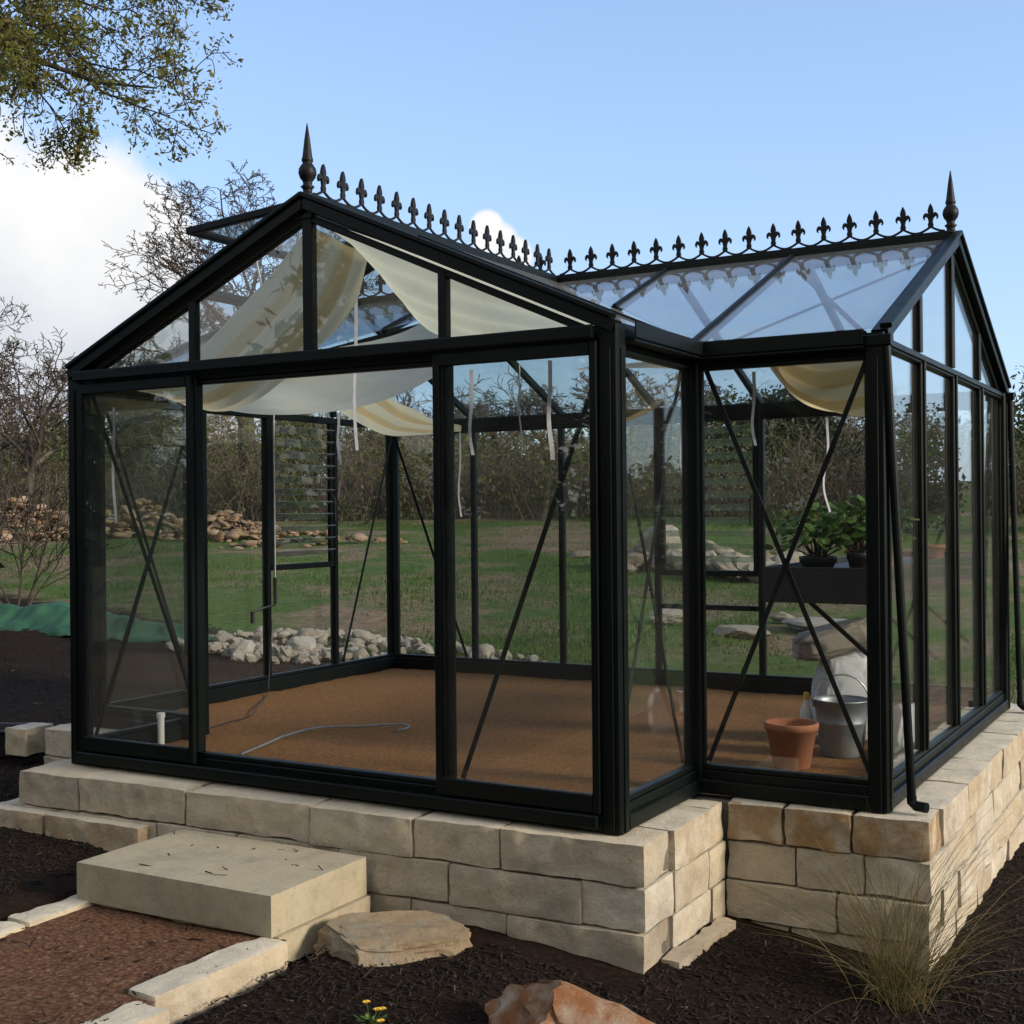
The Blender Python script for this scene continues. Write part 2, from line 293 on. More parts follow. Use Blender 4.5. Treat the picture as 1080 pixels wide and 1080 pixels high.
def cloth_mat():
    m, nt, out = mat_new('striped_canvas'); N = nt.nodes.new; L = nt.links.new
    uv = N('ShaderNodeUVMap'); sp = N('ShaderNodeSeparateXYZ'); L(uv.outputs[0], sp.inputs[0])
    n = noise_node(nt, 3, 3, 0.5); ad = N('ShaderNodeMath'); ad.operation = 'MULTIPLY_ADD'; L(n.outputs['Fac'], ad.inputs[0]); ad.inputs[1].default_value = 0.10; L(sp.outputs['Y'], ad.inputs[2])
    r = ramp_node(nt, ad.outputs[0], [(0.0, (0.90, 0.88, 0.79))]); el = r.color_ramp.elements
    plain = (0.90, 0.87, 0.72); cream, tan = (0.90, 0.79, 0.53), (0.78, 0.58, 0.28)
    el[0].color = (*cream, 1); el[1].position = 1.0; el[1].color = (*cream, 1)
    for a, b in ((0.22, 0.38), (0.60, 0.82)):
        for pos, c in ((a - .03, cream), (a + .03, tan), (b - .02, tan), (b + .02, cream)):
            e = el.new(pos); e.color = (*c, 1)
    at = N('ShaderNodeAttribute'); at.attribute_type = 'OBJECT'; at.attribute_name = '["stripe"]'
    c = mixc(nt, at.outputs['Fac'], plain, r.outputs[0])
    nn = noise_node(nt, 1.4, 5, 0.6); mm = ramp_node(nt, nn.outputs['Fac'], [(0.3, (0.82, 0.80, 0.76)), (0.7, (1, 1, 1))]); c = mixc(nt, 1.0, c, mm.outputs[0], 'MULTIPLY')
    d = N('ShaderNodeBsdfDiffuse'); L(c, d.inputs[0]); t = N('ShaderNodeBsdfTranslucent'); L(c, t.inputs[0])
    bp = N('ShaderNodeBump'); bp.inputs['Strength'].default_value = 0.25; bp.inputs['Distance'].default_value = 0.02; nb = noise_node(nt, 7, 5, 0.6); L(nb.outputs['Fac'], bp.inputs['Height']); L(bp.outputs[0], d.inputs['Normal'])
    ms = N('ShaderNodeMixShader'); ms.inputs[0].default_value = 0.78; L(d.outputs[0], ms.inputs[1]); L(t.outputs[0], ms.inputs[2]); L(ms.outputs[0], out.inputs[0])
    return m
M['cloth'] = cloth_mat()

# ------------------------------------------------------------------ ground
GX = [-60, -1.2, 0, 1, 2, 2.7, 3.2, 4, 5, 7, 60]; GZ = [-.24, -.24, -.27, -.325, -.385, -.42, -.49, -.61, -.66, -.68, -.68]
def ground_z(x, y, rough=True):
    base = float(np.interp(x, GX, GZ))
    t = (x - CAM.x) * FW.x + (y - CAM.y) * FW.y; s = (x - CAM.x) * RT.x + (y - CAM.y) * RT.y
    k = sstep(8, 13, t); base = base * (1 - k) - 0.42 * k
    rise = 0.055 * (math.sqrt((max(0, t - 8.0)) ** 2 + 1.0) - 1.0) if t > 8 else 0
    if t > 75: rise = 0.055 * 66 + 0.012 * (t - 75)
    z = base + rise
    if rough and t > 8: z += 0.10 * min(1, (t - 8) / 10) * noise.noise((x * .35, y * .35, 3.1)) + 0.05 * min(1, (t - 8) / 6) * noise.noise((x * 1.1, y * 1.1, 7.7))
    if rough: z += 0.018 * noise.noise((x * 2.3, y * 2.3, 1.3)) + 0.010 * noise.noise((x * 7, y * 7, 5.3))
    return z
def on_ground(px, py, tmax=140):
    d = ray(px, py); t = 3.0
    while t < tmax:
        p = CAM + d * t
        if p.z < ground_z(p.x, p.y, False): return p
        t += 0.05
    return CAM + d * tmax
def place(px, D):
    p = at_d(px, 541, D); p.z = ground_z(p.x, p.y) - 0.03; return p
def mulch_mask(x, y):
    w = 0.5 * noise.noise((x * .7, y * .7, 0)) + 0.2 * noise.noise((x * 2.5, y * 2.5, 4))
    edge = np.interp(x, [-14, -9, -6, -3.4, -2, -1, 3.9, 4.2, 8, 30], [8.5, 7.5, 6.8, 6.2, 5.0, 3.4, 3.4, 3.0, 2.2, 0.0])
    return edge + w * .8 - y        # >0: mulch
def ground():
    n = 330
    a = np.linspace(-1, 1, n); X = 3.2 + np.sinh(a * 6.6) * 1.0; Y = 0.3 + np.sinh(a * 6.6) * 1.0
    V = []; mk = []
    for y in Y:
        for x in X:
            inside = (-.9 < x < 3.85 and .85 < y < 3.95) or (0.05 < x < 3.0 and -.02 < y < .9)
            V.append((x, y, ground_z(x, y) - (0.1 if inside else 0.07 if .9 < x < 2.08 and y < -.15 else 0))); mk.append(mulch_mask(x, y))
    idx = np.arange(n * n).reshape(n, n)
    q = np.stack([idx[:-1, :-1], idx[:-1, 1:], idx[1:, 1:], idx[1:, :-1]], -1).reshape(-1, 4)
    me = np_mesh('ground', V, q)
    at = me.attributes.new('mulch', 'FLOAT', 'POINT'); at.data.foreach_set('value', np.array(mk, np.float32))
    m, nt, out = mat_new('ground_cover'); N = nt.nodes.new; L = nt.links.new
    ma = N('ShaderNodeAttribute'); ma.attribute_name = 'mulch'
    nm = noise_node(nt, 4, 6, 0.7); ad = N('ShaderNodeMath'); ad.operation = 'MULTIPLY_ADD'; L(nm.outputs['Fac'], ad.inputs[0]); ad.inputs[1].default_value = 0.9; L(ma.outputs['Fac'], ad.inputs[2])
    mk_ = N('ShaderNodeMapRange'); mk_.inputs['From Min'].default_value = 0.35; mk_.inputs['From Max'].default_value = 0.65; L(ad.outputs[0], mk_.inputs['Value'])
    n1 = noise_node(nt, 38, 6, 0.7); mul = ramp_node(nt, n1.outputs['Fac'], [(0.3, (0.007, 0.004, 0.003)), (0.55, (0.022, 0.013, 0.008)), (0.75, (0.05, 0.029, 0.018))])
    n2 = noise_node(nt, 0.32, 7, 0.62); n3 = noise_node(nt, 9, 6, 0.7)
    green = ramp_node(nt, n3.outputs['Fac'], [(0.3, (0.036, 0.066, 0.015)), (0.5, (0.062, 0.108, 0.024)), (0.7, (0.112, 0.130, 0.045))])
    dirt = ramp_node(nt, n3.outputs['Fac'], [(0.3, (0.12, 0.075, 0.053)), (0.55, (0.22, 0.15, 0.11)), (0.75, (0.35, 0.265, 0.20))])
    dm = ramp_node(nt, n2.outputs['Fac'], [(0.475, (0, 0, 0)), (0.575, (0.92, 0.92, 0.92))])
    fld = mixc(nt, dm.outputs[0], green.outputs[0], dirt.outputs[0]); c = mixc(nt, mk_.outputs[0], fld, mul.outputs[0])
    b = N('ShaderNodeBsdfPrincipled'); L(c, b.inputs['Base Color']); b.inputs['Roughness'].default_value = 0.95; b.inputs['Specular IOR Level'].default_value = 0.1
    bp = N('ShaderNodeBump'); bp.inputs['Strength'].default_value = 0.9; bp.inputs['Distance'].default_value = 0.03; n4 = noise_node(nt, 30, 8, 0.75); L(n4.outputs['Fac'], bp.inputs['Height']); L(bp.outputs[0], b.inputs['Normal']); L(b.outputs[0], out.inputs[0])
    o = link('ground', me, m, smooth=True); tag(o, kind='structure')
ground()
def in_house(x, y, g=0.0): return (-1.0 - g < x < 4.0 + g and .66 - g < y < 4.15 + g) or (-.1 - g < x < 3.16 + g and -.25 - g < y < .9)
def in_path(x, y): return 0.72 < x < 2.08 and y < -0.1

# dimension of the greenhouse
W, D0, EX, W2, H, HR = 3.0, 0.834, 0.82, 3.06, 1.93, 2.578
M0, M1 = 0.265, 0.74          # where the front mullions stand, as fractions of the front
XL, XR, YB, YM, XM = -EX, W + EX, D0 + W2, D0 + W2 / 2, W / 2

# interior soil floor and path
def sheet(name, x0, x1, y0, y1, z, mat, step=0.05, amp=0.012, test=None, seed=0.0):
    nx = int((x1 - x0) / step) + 1; ny = int((y1 - y0) / step) + 1; V = []; Q = []
    for j in range(ny):
        for i in range(nx):
            x = x0 + (x1 - x0) * i / (nx - 1); y = y0 + (y1 - y0) * j / (ny - 1)
            V.append((x, y, (z(x, y) if callable(z) else z) + amp * noise.noise((x * 3, y * 3, seed)) + amp * .5 * noise.noise((x * 11, y * 11, seed))))
    for j in range(ny - 1):
        for i in range(nx - 1):
            if test is None or test((V[j * nx + i][0] + V[j * nx + i + 1][0]) / 2, (V[j * nx + i][1] + V[(j + 1) * nx + i][1]) / 2):
                Q.append((j * nx + i, j * nx + i + 1, (j + 1) * nx + i + 1, (j + 1) * nx + i))
    o = link(name, np_mesh(name, V, Q), mat, smooth=True); return tag(o, kind='structure')
sheet('greenhouse_floor', XL + .09, XR - .09, .06, YB - .10, 0.012, M['granite'], 0.04, 0.010, lambda x, y: y > D0 + .05 or .09 < x < W - .07)
sheet('path', 0.95, 2.02, -4.2, -0.76, lambda x, y: -0.335 - 0.02 * (-.8 - y) * 0.3, M['path_gravel'], 0.04, 0.008, seed=3)

# ------------------------------------------------------------------ scattered ground cover (stuff)
def prism_chips(N, pos, length, width, seed, tint):
    rng = np.random.default_rng(seed); ang = rng.uniform(0, 2 * np.pi, N); pit = rng.normal(0, .35, N)
    d = np.stack([np.cos(ang) * np.cos(pit), np.sin(ang) * np.cos(pit), np.sin(pit)], -1); s = np.stack([-np.sin(ang), np.cos(ang), rng.normal(0, .4, N)], -1); s /= np.linalg.norm(s, axis=1)[:, None]; u = np.cross(d, s)
    l = length * rng.lognormal(0, .45, N)[:, None] / 2; w = width * rng.lognormal(0, .4, N)[:, None] / 2
    tri = [s * w - u * w * .4, -s * w - u * w * .4, u * w * .7]
    V = np.stack([pos - d * l + t for t in tri] + [pos + d * l * 0.9 + t * .6 for t in tri], 1).reshape(-1, 3)
    b = (np.arange(N) * 6)[:, None]
    Q = np.concatenate([b + np.array([[0, 1, 4, 3]]), b + np.array([[1, 2, 5, 4]]), b + np.array([[2, 0, 3, 5]])]); T = np.concatenate([b + np.array([[0, 2, 1]]), b + np.array([[3, 4, 5]])])
    return V, Q, T, np.concatenate([np.tile(tint, 3), np.tile(tint, 2)])
def mulch():
    rng = np.random.default_rng(5); pts = []
    for x0, x1, y0, y1, n in ((-1.5, 6.2, -2.2, 1.0, 46000), (4.0, 7, .6, 3.5, 9000), (-9, -1, -.5, 7.5, 30000)):
        X = rng.uniform(x0, x1, n); Y = rng.uniform(y0, y1, n)
        for x, y in zip(X, Y):
            if in_house(x, y) or in_path(x, y) or mulch_mask(x, y) < -.2: continue
            pts.append((x, y, ground_z(x, y) + .004))
    rs = random.Random(3)
    for k in range(16): pts.append((.99 + .95 * rs.random(), -.8 + .55 * rs.random() ** .6, -.163))            # crumbs trodden onto the step
    for k in range(260): x = .93 + 1.08 * (rs.betavariate(.35, .35)); y = rs.uniform(-2.2, -.84); pts.append((x, y, -.328))
    P = np.array(pts); V, Q, T, t = prism_chips(len(P), P, 0.026, 0.0062, 6, rng.beta(1.3, 2.2, len(P)) + (rng.random(len(P)) > .985) * .5)
    tag(link('bark_mulch', np_mesh('bark_mulch', V, Q, T, np.clip(t, 0, 1)), M['chip']), 'dark shredded bark mulch covering the bed around the stone base', 'mulch', kind='stuff')
mulch()
def blades(P, h, w, seed, lean=.5, tint=None, segs=2):
    rng = np.random.default_rng(seed); N = len(P); a = rng.uniform(0, 2 * np.pi, N); d = np.stack([np.cos(a), np.sin(a), 0 * a], -1); s = np.stack([-np.sin(a), np.cos(a), 0 * a], -1)
    h = (h * rng.lognormal(0, .35, N))[:, None]; ln = (np.abs(rng.normal(0, lean, N)))[:, None]
    w = np.broadcast_to(np.asarray(w), (N,))[:, None]
    b0 = P - s * w; b1 = P + s * w; m = P + d * h * ln * .35 + np.array([0, 0, 1]) * h * .6; m0 = m - s * w * .7; m1 = m + s * w * .7
    tip = P + d * h * ln + np.array([0, 0, 1]) * h * np.maximum(.45, 1 - ln * .5)
    V = np.stack([b0, b1, m0, m1, tip], 1).reshape(-1, 3); b = (np.arange(N) * 5)[:, None]
    return V, b + np.array([[0, 1, 3, 2]]), b + np.array([[2, 3, 4]]), np.tile(rng.beta(1.6, 1.8, N) if tint is None else tint, 2)
def grass():
    rng = np.random.default_rng(9); pts = []; hs = []
    n = 0
    while len(pts) < 95000 and n < 500000:
        n += 1; t = 7.5 + 30 * rng.random() ** 1.4; s = rng.uniform(-.46, .5) * t
        x = CAM.x + FW.x * t + RT.x * s; y = CAM.y + FW.y * t + RT.y * s
        if in_house(x, y, .1) or mulch_mask(x, y) > -.35: continue
        g = noise.noise((x * .3, y * .3, 11)) + .4 * noise.noise((x * 1.2, y * 1.2, 2))
        if g < -.12 and rng.random() < .93: continue
        pts.append((x, y, ground_z(x, y) - .01)); hs.append(.042 + .035 * max(0, g))
    P = np.array(pts); V, Q, T, t = blades(P, np.array(hs), np.array(hs) * .05 + .0035, 3)
    tag(link('field_grass', np_mesh('field_grass', V, Q, T, t), M['grass']), 'short green winter grass growing across the rough field behind', 'grass', kind='stuff')
grass()

# ------------------------------------------------------------------ stone work
def rough_block(L, Hh, Dp, seed, r=0.004, amp=0.008, face=0.008, res=0.02, rough=0.9):
    """box of size L x Dp x Hh with worn edges and a hewn surface, origin in its middle"""
    bm = bmesh.new(); nx, ny, nz = max(2, round(L / res)), max(2, round(Dp / res)), max(2, round(Hh / res)); vs = {}
    def v(i, j, k):
        if (i, j, k) not in vs: vs[i, j, k] = bm.verts.new(((i / nx - .5) * L, (j / ny - .5) * Dp, (k / nz - .5) * Hh))
        return vs[i, j, k]
    for i in range(nx):
        for j in range(ny):
            bm.faces.new((v(i, j, nz), v(i + 1, j, nz), v(i + 1, j + 1, nz), v(i, j + 1, nz))); bm.faces.new((v(i, j, 0), v(i, j + 1, 0), v(i + 1, j + 1, 0), v(i + 1, j, 0)))
    for i in range(nx):
        for k in range(nz):
            bm.faces.new((v(i, 0, k), v(i + 1, 0, k), v(i + 1, 0, k + 1), v(i, 0, k + 1))); bm.faces.new((v(i, ny, k), v(i, ny, k + 1), v(i + 1, ny, k + 1), v(i + 1, ny, k)))
    for j in range(ny):
        for k in range(nz):
            bm.faces.new((v(0, j, k), v(0, j, k + 1), v(0, j + 1, k + 1), v(0, j + 1, k))); bm.faces.new((v(nx, j, k), v(nx, j + 1, k), v(nx, j + 1, k + 1), v(nx, j, k + 1)))
    hx, hy, hz = L / 2 - r, Dp / 2 - r, Hh / 2 - r; so_ = Vector((seed * 3.71, seed * 1.37, seed * 2.11))
    for p in bm.verts:
        c = Vector((max(-hx, min(hx, p.co.x)), max(-hy, min(hy, p.co.y)), max(-hz, min(hz, p.co.z)))); n = p.co - c
        if n.length > 1e-6: n = n.normalized()
        q = c + n * r; f1 = fbm(q * 8 + so_, 6); f2 = noise.noise(q * 2.5 + so_ * 1.7)
        side = max(abs(n.y), abs(n.x))
        f3 = 1 - 2 * abs(noise.noise(q * 9 + so_ * .6)); f4 = abs(noise.noise(q * 4.5 - so_))
        p.co = q + n * (amp * f1 * (0.25 + .75 * side) + face * f2 * side + (.007 * f3 - .014 * f4) * side * rough)
        if side > .5 and abs(n.z) < .5:        # chipped arrises
            e = max(0, abs(p.co.z) - (hz - .012)) / .03; p.co -= n * e * 0.009 * (0.5 + noise.noise(q * 13 + so_))
    return bm
class Blocks:
    def __init__(self): self.V = []; self.F = []; self.t = []; self.s = []
    def add(self, bm, mtx, tint, stain):
        o = len(self.V); bm.verts.index_update()
        self.V += [tuple(mtx @ v.co) for v in bm.verts]
        bm.normal_update()
        for f in bm.faces:
            top = f.normal.z > .8           # upward faces of a block are paler and less stained than its sides
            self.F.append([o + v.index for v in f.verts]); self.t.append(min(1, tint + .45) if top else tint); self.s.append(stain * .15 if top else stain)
        bm.free()
    def build(self, name, mat, parent=None):
        me = np_mesh(name, self.V, self.F, None, self.t); a = me.attributes.new('stain', 'FLOAT', 'FACE'); a.data.foreach_set('value', np.array(self.s, np.float32))
        o = link(name, me, mat, parent, smooth=True); me.set_sharp_from_angle(angle=R(38)); return o
def plinth():
    root = empty('stone_plinth', (1.5, 2, -.3), 'pale limestone block wall carrying the whole greenhouse', 'stone wall')
    B = Blocks(); rs = random.Random(4); DP = .26; HC = .165; cnt = [0]
    def run(p, q, course, cuts, stain, tint0, jut=0.0):
        p = Vector((*p, 0)); q = Vector((*q, 0)); d = (q - p).normalized(); Lr = (q - p).length; nrm = Vector((d.y, -d.x, 0))   # outward: right of travel
        xs = sorted([0] + [c for c in cuts if .05 < c < Lr - .05] + [Lr])
        for a, b in zip(xs, xs[1:]):
            cnt[0] += 1; L = b - a - .009; z = -HC * course - HC / 2
            jj = jut + rs.uniform(-.006, .008)
            mid = p + d * (a + b) / 2 - nrm * (DP / 2 - jj); mid.z = z + rs.uniform(-.002, .002)
            yaw = math.atan2(d.y, d.x) + rs.uniform(-.006, .006)
            st = stain(a, b) if callable(stain) else stain
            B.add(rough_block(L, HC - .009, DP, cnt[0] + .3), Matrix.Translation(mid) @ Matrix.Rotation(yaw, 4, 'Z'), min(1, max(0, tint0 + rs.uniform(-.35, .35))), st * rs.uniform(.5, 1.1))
    def rnd(L, lo=.28, hi=.55):
        o = []; x = 0
        while x < L: x += rs.uniform(lo, hi); o.append(x)
        return [c for c in o if c < L - .12]
    FL, FR = (-.1, -.24), (3.15, -.09); R1 = (3.15, .72); BR = (3.99, .76); BK = (3.99, 4.14); BL = (-1.0, 4.14); LF = (-1.0, .66); LI = (-.1, .66)
    def off(p, dx, dy): return (p[0] + dx, p[1] + dy)
    front = {0: [.4, 1.05, 1.74, 2.25, 2.65], 1: [.32, .95, 1.4, 1.95, 2.48, 3.04], 2: [.3, .66, 1.2, 1.8, 2.3, 2.74], 3: rnd(3.2)}
    bf = {0: [.25, .53], 1: [.3, .69], 2: [.47], 3: [.27]}
    for c in range(4):
        j = (0, .004, .0, .03)[c]
        full = c % 2 == 0
        if c < 3:
            run(FL if c < 1 else off(FL, -.06, .0), FR if full else off(FR, -DP, -.008), c, front[c], .12, .25, jut=0 if c == 0 else .004)
        run(off(FR, 0, DP + .004) if full else FR, R1, c, [.4] if full else [.27, .62], .55 if c == 0 else .15, .8)
        run(off(R1, .004, .012), BR if full else off(BR, -DP, 0), c, bf[c], (lambda a, b: 1.0) if c == 0 else .10, .65 if c == 0 else .2)
        run(off(BR, 0, DP + .004) if full else BR, BK, c, rnd(3.3), .35, .85)
        run(LF, off(LI, -DP - .12 * 0, 0), c, rnd(.65), .1, .5); 
        if c < 3: run(off(LI, 0, -.006), off(FL, 0, DP + .004), c, [.3], .1, .4); run(BL, off(LF, 0, DP + .004), c, rnd(3.2), .1, .5)
        if c < 3: run(off(BK, -DP - .004, 0), off(BL, DP + .004, 0), c, rnd(4.3), .1, .5)
    for a, b, j in (((-.26, -.31), (.14, -.29), .0), ((.145, -.29), (.75, -.27), 0)):   # footing stones showing at the left
        run(a, b, 1.08, [], .5, .5)
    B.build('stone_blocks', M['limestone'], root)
    bm = bmesh.new(); i = .02
    prism(bm, [(-.1 + i, -.2 + i, -.42), (3.15 - i, -.07 + i, -.42), (3.15 - i, .74, -.42), (-.1 + i, .74, -.42)], (0, 0, 1), .8)
    prism(bm, [(-1 + i, .745, -.42), (3.99 - i, .785, -.42), (3.99 - i, 4.12, -.42), (-1 + i, 4.12, -.42)], (0, 0, 1), .802)
    me = bm_mesh('mortar_core', bm); link('mortar_core', me, M['mortar'], root)
plinth()

def block_obj(name, L, Hh, Dp, loc, rotz, seed, mat, label, cat, group=None, tint=.5, stain=.1, **kw):
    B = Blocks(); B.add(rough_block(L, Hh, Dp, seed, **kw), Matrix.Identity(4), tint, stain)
    o = B.build(name, mat); o.location = loc; o.rotation_euler = (0, 0, rotz); return tag(o, label, cat, group)
block_obj('stone_step', 1.0, .155, .60, (1.475, -.515, -.165 - .0775), R(1.2), 91, M['slab'], 'broad flat sawn limestone slab step below the open doorway', 'step', tint=.5, stain=.1, r=.004, amp=.0015, face=.002, res=.02, rough=.06)
block_obj('step_footing', .98, .12, .58, (1.50, -.50, -.165 - .155 - .062), R(1.2), 92, M['slab'], 'low limestone footing course under the slab step', 'footing stone', tint=.6, stain=.2, amp=.006)
ED = 'limestone edging along the gravel path'
block_obj('edging_stone', .62, .13, .135, (1.97, -1.10, -.385), R(87), 93, M['limestone'], 'pale edging stone right of the path, starting at the slab step corner', 'edging stone', ED, .75, .2, r=.014, amp=.013)
block_obj('edging_stone', .85, .13, .15, (2.03, -1.86, -.395), R(88.5), 94, M['limestone'], 'pale edging stone right of the path, nearest the bottom edge of the photo', 'edging stone', ED, .6, .2, r=.014, amp=.013)
block_obj('edging_stone', .36, .12, .13, (.985, -.93, -.375), R(90), 95, M['limestone'], 'pitted edging stone left of the path against the slab step', 'edging stone', ED, .7, .05, r=.013, amp=.012)
block_obj('edging_stone', .7, .12, .14, (.99, -1.475, -.38), R(91), 96, M['limestone'], 'edging stone left of the path running out of the left side of the photo', 'edging stone', ED, .6, .05, r=.013, amp=.012)

def boulder_mesh(name, seed, size, flat=1.0, rough=.28, sub=4, ang=.5, stain=.3, crag=.05, cuts=()):
    bm = bmesh.new(); bmesh.ops.create_icosphere(bm, subdivisions=sub, radius=1.0); so_ = Vector((seed * 5.3, seed * 2.9, seed * 7.1))
    rs = random.Random(seed); planes = [(Vector((rs.gauss(0, 1), rs.gauss(0, 1), rs.gauss(0, 1))).normalized(), rs.uniform(.6, .9)) for _ in range(9)]
    for v in bm.verts:
        p = v.co.copy(); q = p * (1 + rough * fbm(p * 1.3 + so_, 2))
        for n, d in planes:                     # knock flats into it so that it is not a ball
            e = q.dot(n) - d
            if e > 0: q -= n * e * (ang + .35)
        for n, d in cuts:                       # broad split faces
            n = Vector(n).normalized(); e = q.dot(n) - d
            if e > 0: q -= n * e * .97
        q += p * (.06 * fbm(p * 4 + so_, 5) + crag * (.5 - abs(noise.noise(p * 2.2 + so_ * .3)) * 2)); v.co = Vector((q.x * size[0], q.y * size[1], q.z * size[2] * flat))
    bmesh.ops.recalc_face_normals(bm, faces=bm.faces[:]); me = bpy.data.meshes.new(name); bm.to_mesh(me); bm.free()
    me.polygons.foreach_set('use_smooth', [True] * len(me.polygons)); me.set_sharp_from_angle(angle=R(32))
    a = me.attributes.new('tint', 'FLOAT', 'FACE'); a.data.foreach_set('value', [rs.uniform(.2, .9)] * len(me.polygons))
    a = me.attributes.new('stain', 'FLOAT', 'FACE'); a.data.foreach_set('value', [stain] * len(me.polygons)); return me
o = link('boulder', boulder_mesh('boulder', 17, (.36, .27, .15), 1, .12, 5, .3, .45, .05, (((.06, -.10, 1), .42), ((-.85, -.45, .12), .62), ((.35, -.95, .25), .50), ((.75, -.6, .2), .68), ((.95, .35, .1), .8), ((-.25, .95, .1), .55), ((-.9, .5, .1), .7))), M['boulder'], loc=(2.28, -.47, -.40)); o.rotation_euler = (R(4), R(4), R(38))
tag(o, 'flat lichen grey limestone boulder lying on the mulch right of the slab step', 'boulder')
o = link('boulder', boulder_mesh('boulder', 8, (.54, .25, .22), 1, .2, 5, .45, 1.0, .09, (((.25, -.55, .8), .52), ((-.95, -.2, .3), .6), ((.5, .3, .8), .55), ((.2, .8, .6), .5))), M['redboulder'], loc=(3.36, -.78, -.48)); o.rotation_euler = (R(0), R(12), R(18))
tag(o, 'rusty orange and white pitted boulder in the front of the mulch bed', 'boulder')
block_obj('footing_stone', .56, .09, .075, (3.195, .33, -.508), R(88), 98, M['limestone'], 'thin pale footing stone lying in the mulch along the wall in the inner corner', 'footing stone', tint=.1, stain=.3, amp=.012)
block_obj('loose_block', .16, .16, .22, (-1.22, .74, -.10), R(4), 97, M['limestone'], 'loose pale limestone block beside the dark tub, left of the greenhouse', 'stone block', tint=.6)

# ------------------------------------------------------------------ the greenhouse
GH = empty('greenhouse', (1.9, 1.5, 0), 'dark green framed Victorian glass greenhouse with crested ridges and open roof vent', 'greenhouse')
def part(name, bm, mat, parent=None, smooth=False): return link(name, bm_mesh(name, bm), mat, parent or GH, smooth=smooth)
def rod(name, p, q, w, h, up=(0, 0, 1), parent=None, ch=.004, mat=None):
    bm = bmesh.new(); bar(bm, p, q, w, h, up, ch); return part(name, bm, mat or M['frame'], parent)
def pane(poly, nrm, t=.004, mat=None, parent=None, name='pane'):
    bm = bmesh.new(); prism(bm, poly, nrm, t); return part(name, bm, mat or M['glass'], parent)
BASE = .10; ZE = H - .045        # top of the base frame, underside of the eave beam
def base_rail(p, q, nrm):
    p, q, n = Vector(p), Vector(q), Vector(nrm); bm = bmesh.new()
    bar(bm, p + Vector((0, 0, .05)) - n * .01, q + Vector((0, 0, .05)) - n * .01, .07, .10)
    bar(bm, p + Vector((0, 0, .032)) + n * .034, q + Vector((0, 0, .032)) + n * .034, .022, .06, ch=.008)
    bar(bm, p + Vector((0, 0, .112)) - n * .005, q + Vector((0, 0, .112)) - n * .005, .045, .022)
    part('base_rail', bm, M['frame'])
def eave_beam(p, q, nrm, gutter=True):
    p, q, n = Vector(p), Vector(q), Vector(nrm); bm = bmesh.new(); z = Vector((0, 0, H - .03))
    if abs(n.x) > .5 and not gutter:
        bar(bm, p + z + Vector((0, 0, .012)), q + z + Vector((0, 0, .012)), .05, .046); bar(bm, p + z + n * .03 + Vector((0, 0, .012)), q + z + n * .03 + Vector((0, 0, .012)), .012, .022); part('eave_beam', bm, M['frame']); return
    bar(bm, p + z - n * .01, q + z - n * .01, .06, .085); bar(bm, p + z - n * .008 - Vector((0, 0, .053)), q + z - n * .008 - Vector((0, 0, .053)), .045, .02)
    part('eave_beam', bm, M['frame'])
    if gutter:
        bm = bmesh.new(); c = n * .06; zg = Vector((0, 0, H - .015))
        bar(bm, p + zg + n * .024, q + zg + n * .024, .006, .075, ch=.001); bar(bm, p + zg + n * .085 + Vector((0, 0, .008)), q + zg + n * .085 + Vector((0, 0, .008)), .006, .06, ch=.001)
        bar(bm, p + zg + n * .055 - Vector((0, 0, .033)), q + zg + n * .055 - Vector((0, 0, .033)), .056, .008, ch=.002)
        part('gutter', bm, M['frame'])
C00, C10, C11, CR0, CR1, CL1, CL0, C01 = (0, 0, 0), (W, 0, 0), (W, D0, 0), (XR, D0, 0), (XR, YB, 0), (XL, YB, 0), (XL, D0, 0), (0, D0, 0)
walls = [(C00, C10, (0, -1, 0), False), (C10, C11, (1, 0, 0), True), (C11, CR0, (0, -1, 0), True), (CR0, CR1, (1, 0, 0), False), (CR1, CL1, (0, 1, 0), True), (CL1, CL0, (-1, 0, 0), False), (CL0, C01, (0, -1, 0), True), (C01, C00, (-1, 0, 0), True)]
def shrink(p, q, a):
    p, q = Vector(p), Vector(q); d = (q - p).normalized() * a; return p + d, q - d
for p, q, n, g in walls:
    a, b = shrink(p, q, .036); base_rail(a, b, n); eave_beam(a, b, n, g)
def corner(x, y, w=.085, dx=0, dy=0):
    bm = bmesh.new(); bar(bm, (x, y, .0), (x, y, H + .012), w, w, (0, 1, 0), .008)
    for sx, sy in ((1, 0), (-1, 0), (0, 1), (0, -1)):       # extruded ribs
        bar(bm, (x + sx * (w / 2 + .003), y + sy * (w / 2 + .003), .005), (x + sx * (w / 2 + .003), y + sy * (w / 2 + .003), H - .08), .03 if sy else .008, .008 if sy else .03, (0, 1, 0), .002)
    part('corner_post', bm, M['frame'])
for c in (C00, C10, C11, CR0, CR1, CL1, CL0, C01): corner(c[0], c[1])
def mullion(x, y, nrm, z0=BASE + .025, z1=ZE - .02, w=.05, d=.05):
    bm = bmesh.new(); n = Vector(nrm); s = (abs(n.y), abs(n.x))
    bar(bm, (x, y, z0), (x, y, z1), w if s[0] else d, d if s[0] else w, (0, 1, 0), .006)
    o = n * (d / 2 + .006); bar(bm, (x + o.x, y + o.y, z0), (x + o.x, y + o.y, z1), .022 if s[0] else .012, .012 if s[0] else .022, (0, 1, 0), .003)
    part('mullion', bm, M['frame'])
def wall_pane(a, b, nrm, z0=BASE + .022, z1=ZE - .02, m=.03):
    a, b = Vector(a), Vector(b); d = (b - a).normalized() * m; a += d; b -= d
    pane([(a.x, a.y, z0), (b.x, b.y, z0), (b.x, b.y, z1), (a.x, a.y, z1)], nrm)
lerp = lambda a, b, t: Vector(a).lerp(Vector(b), t)
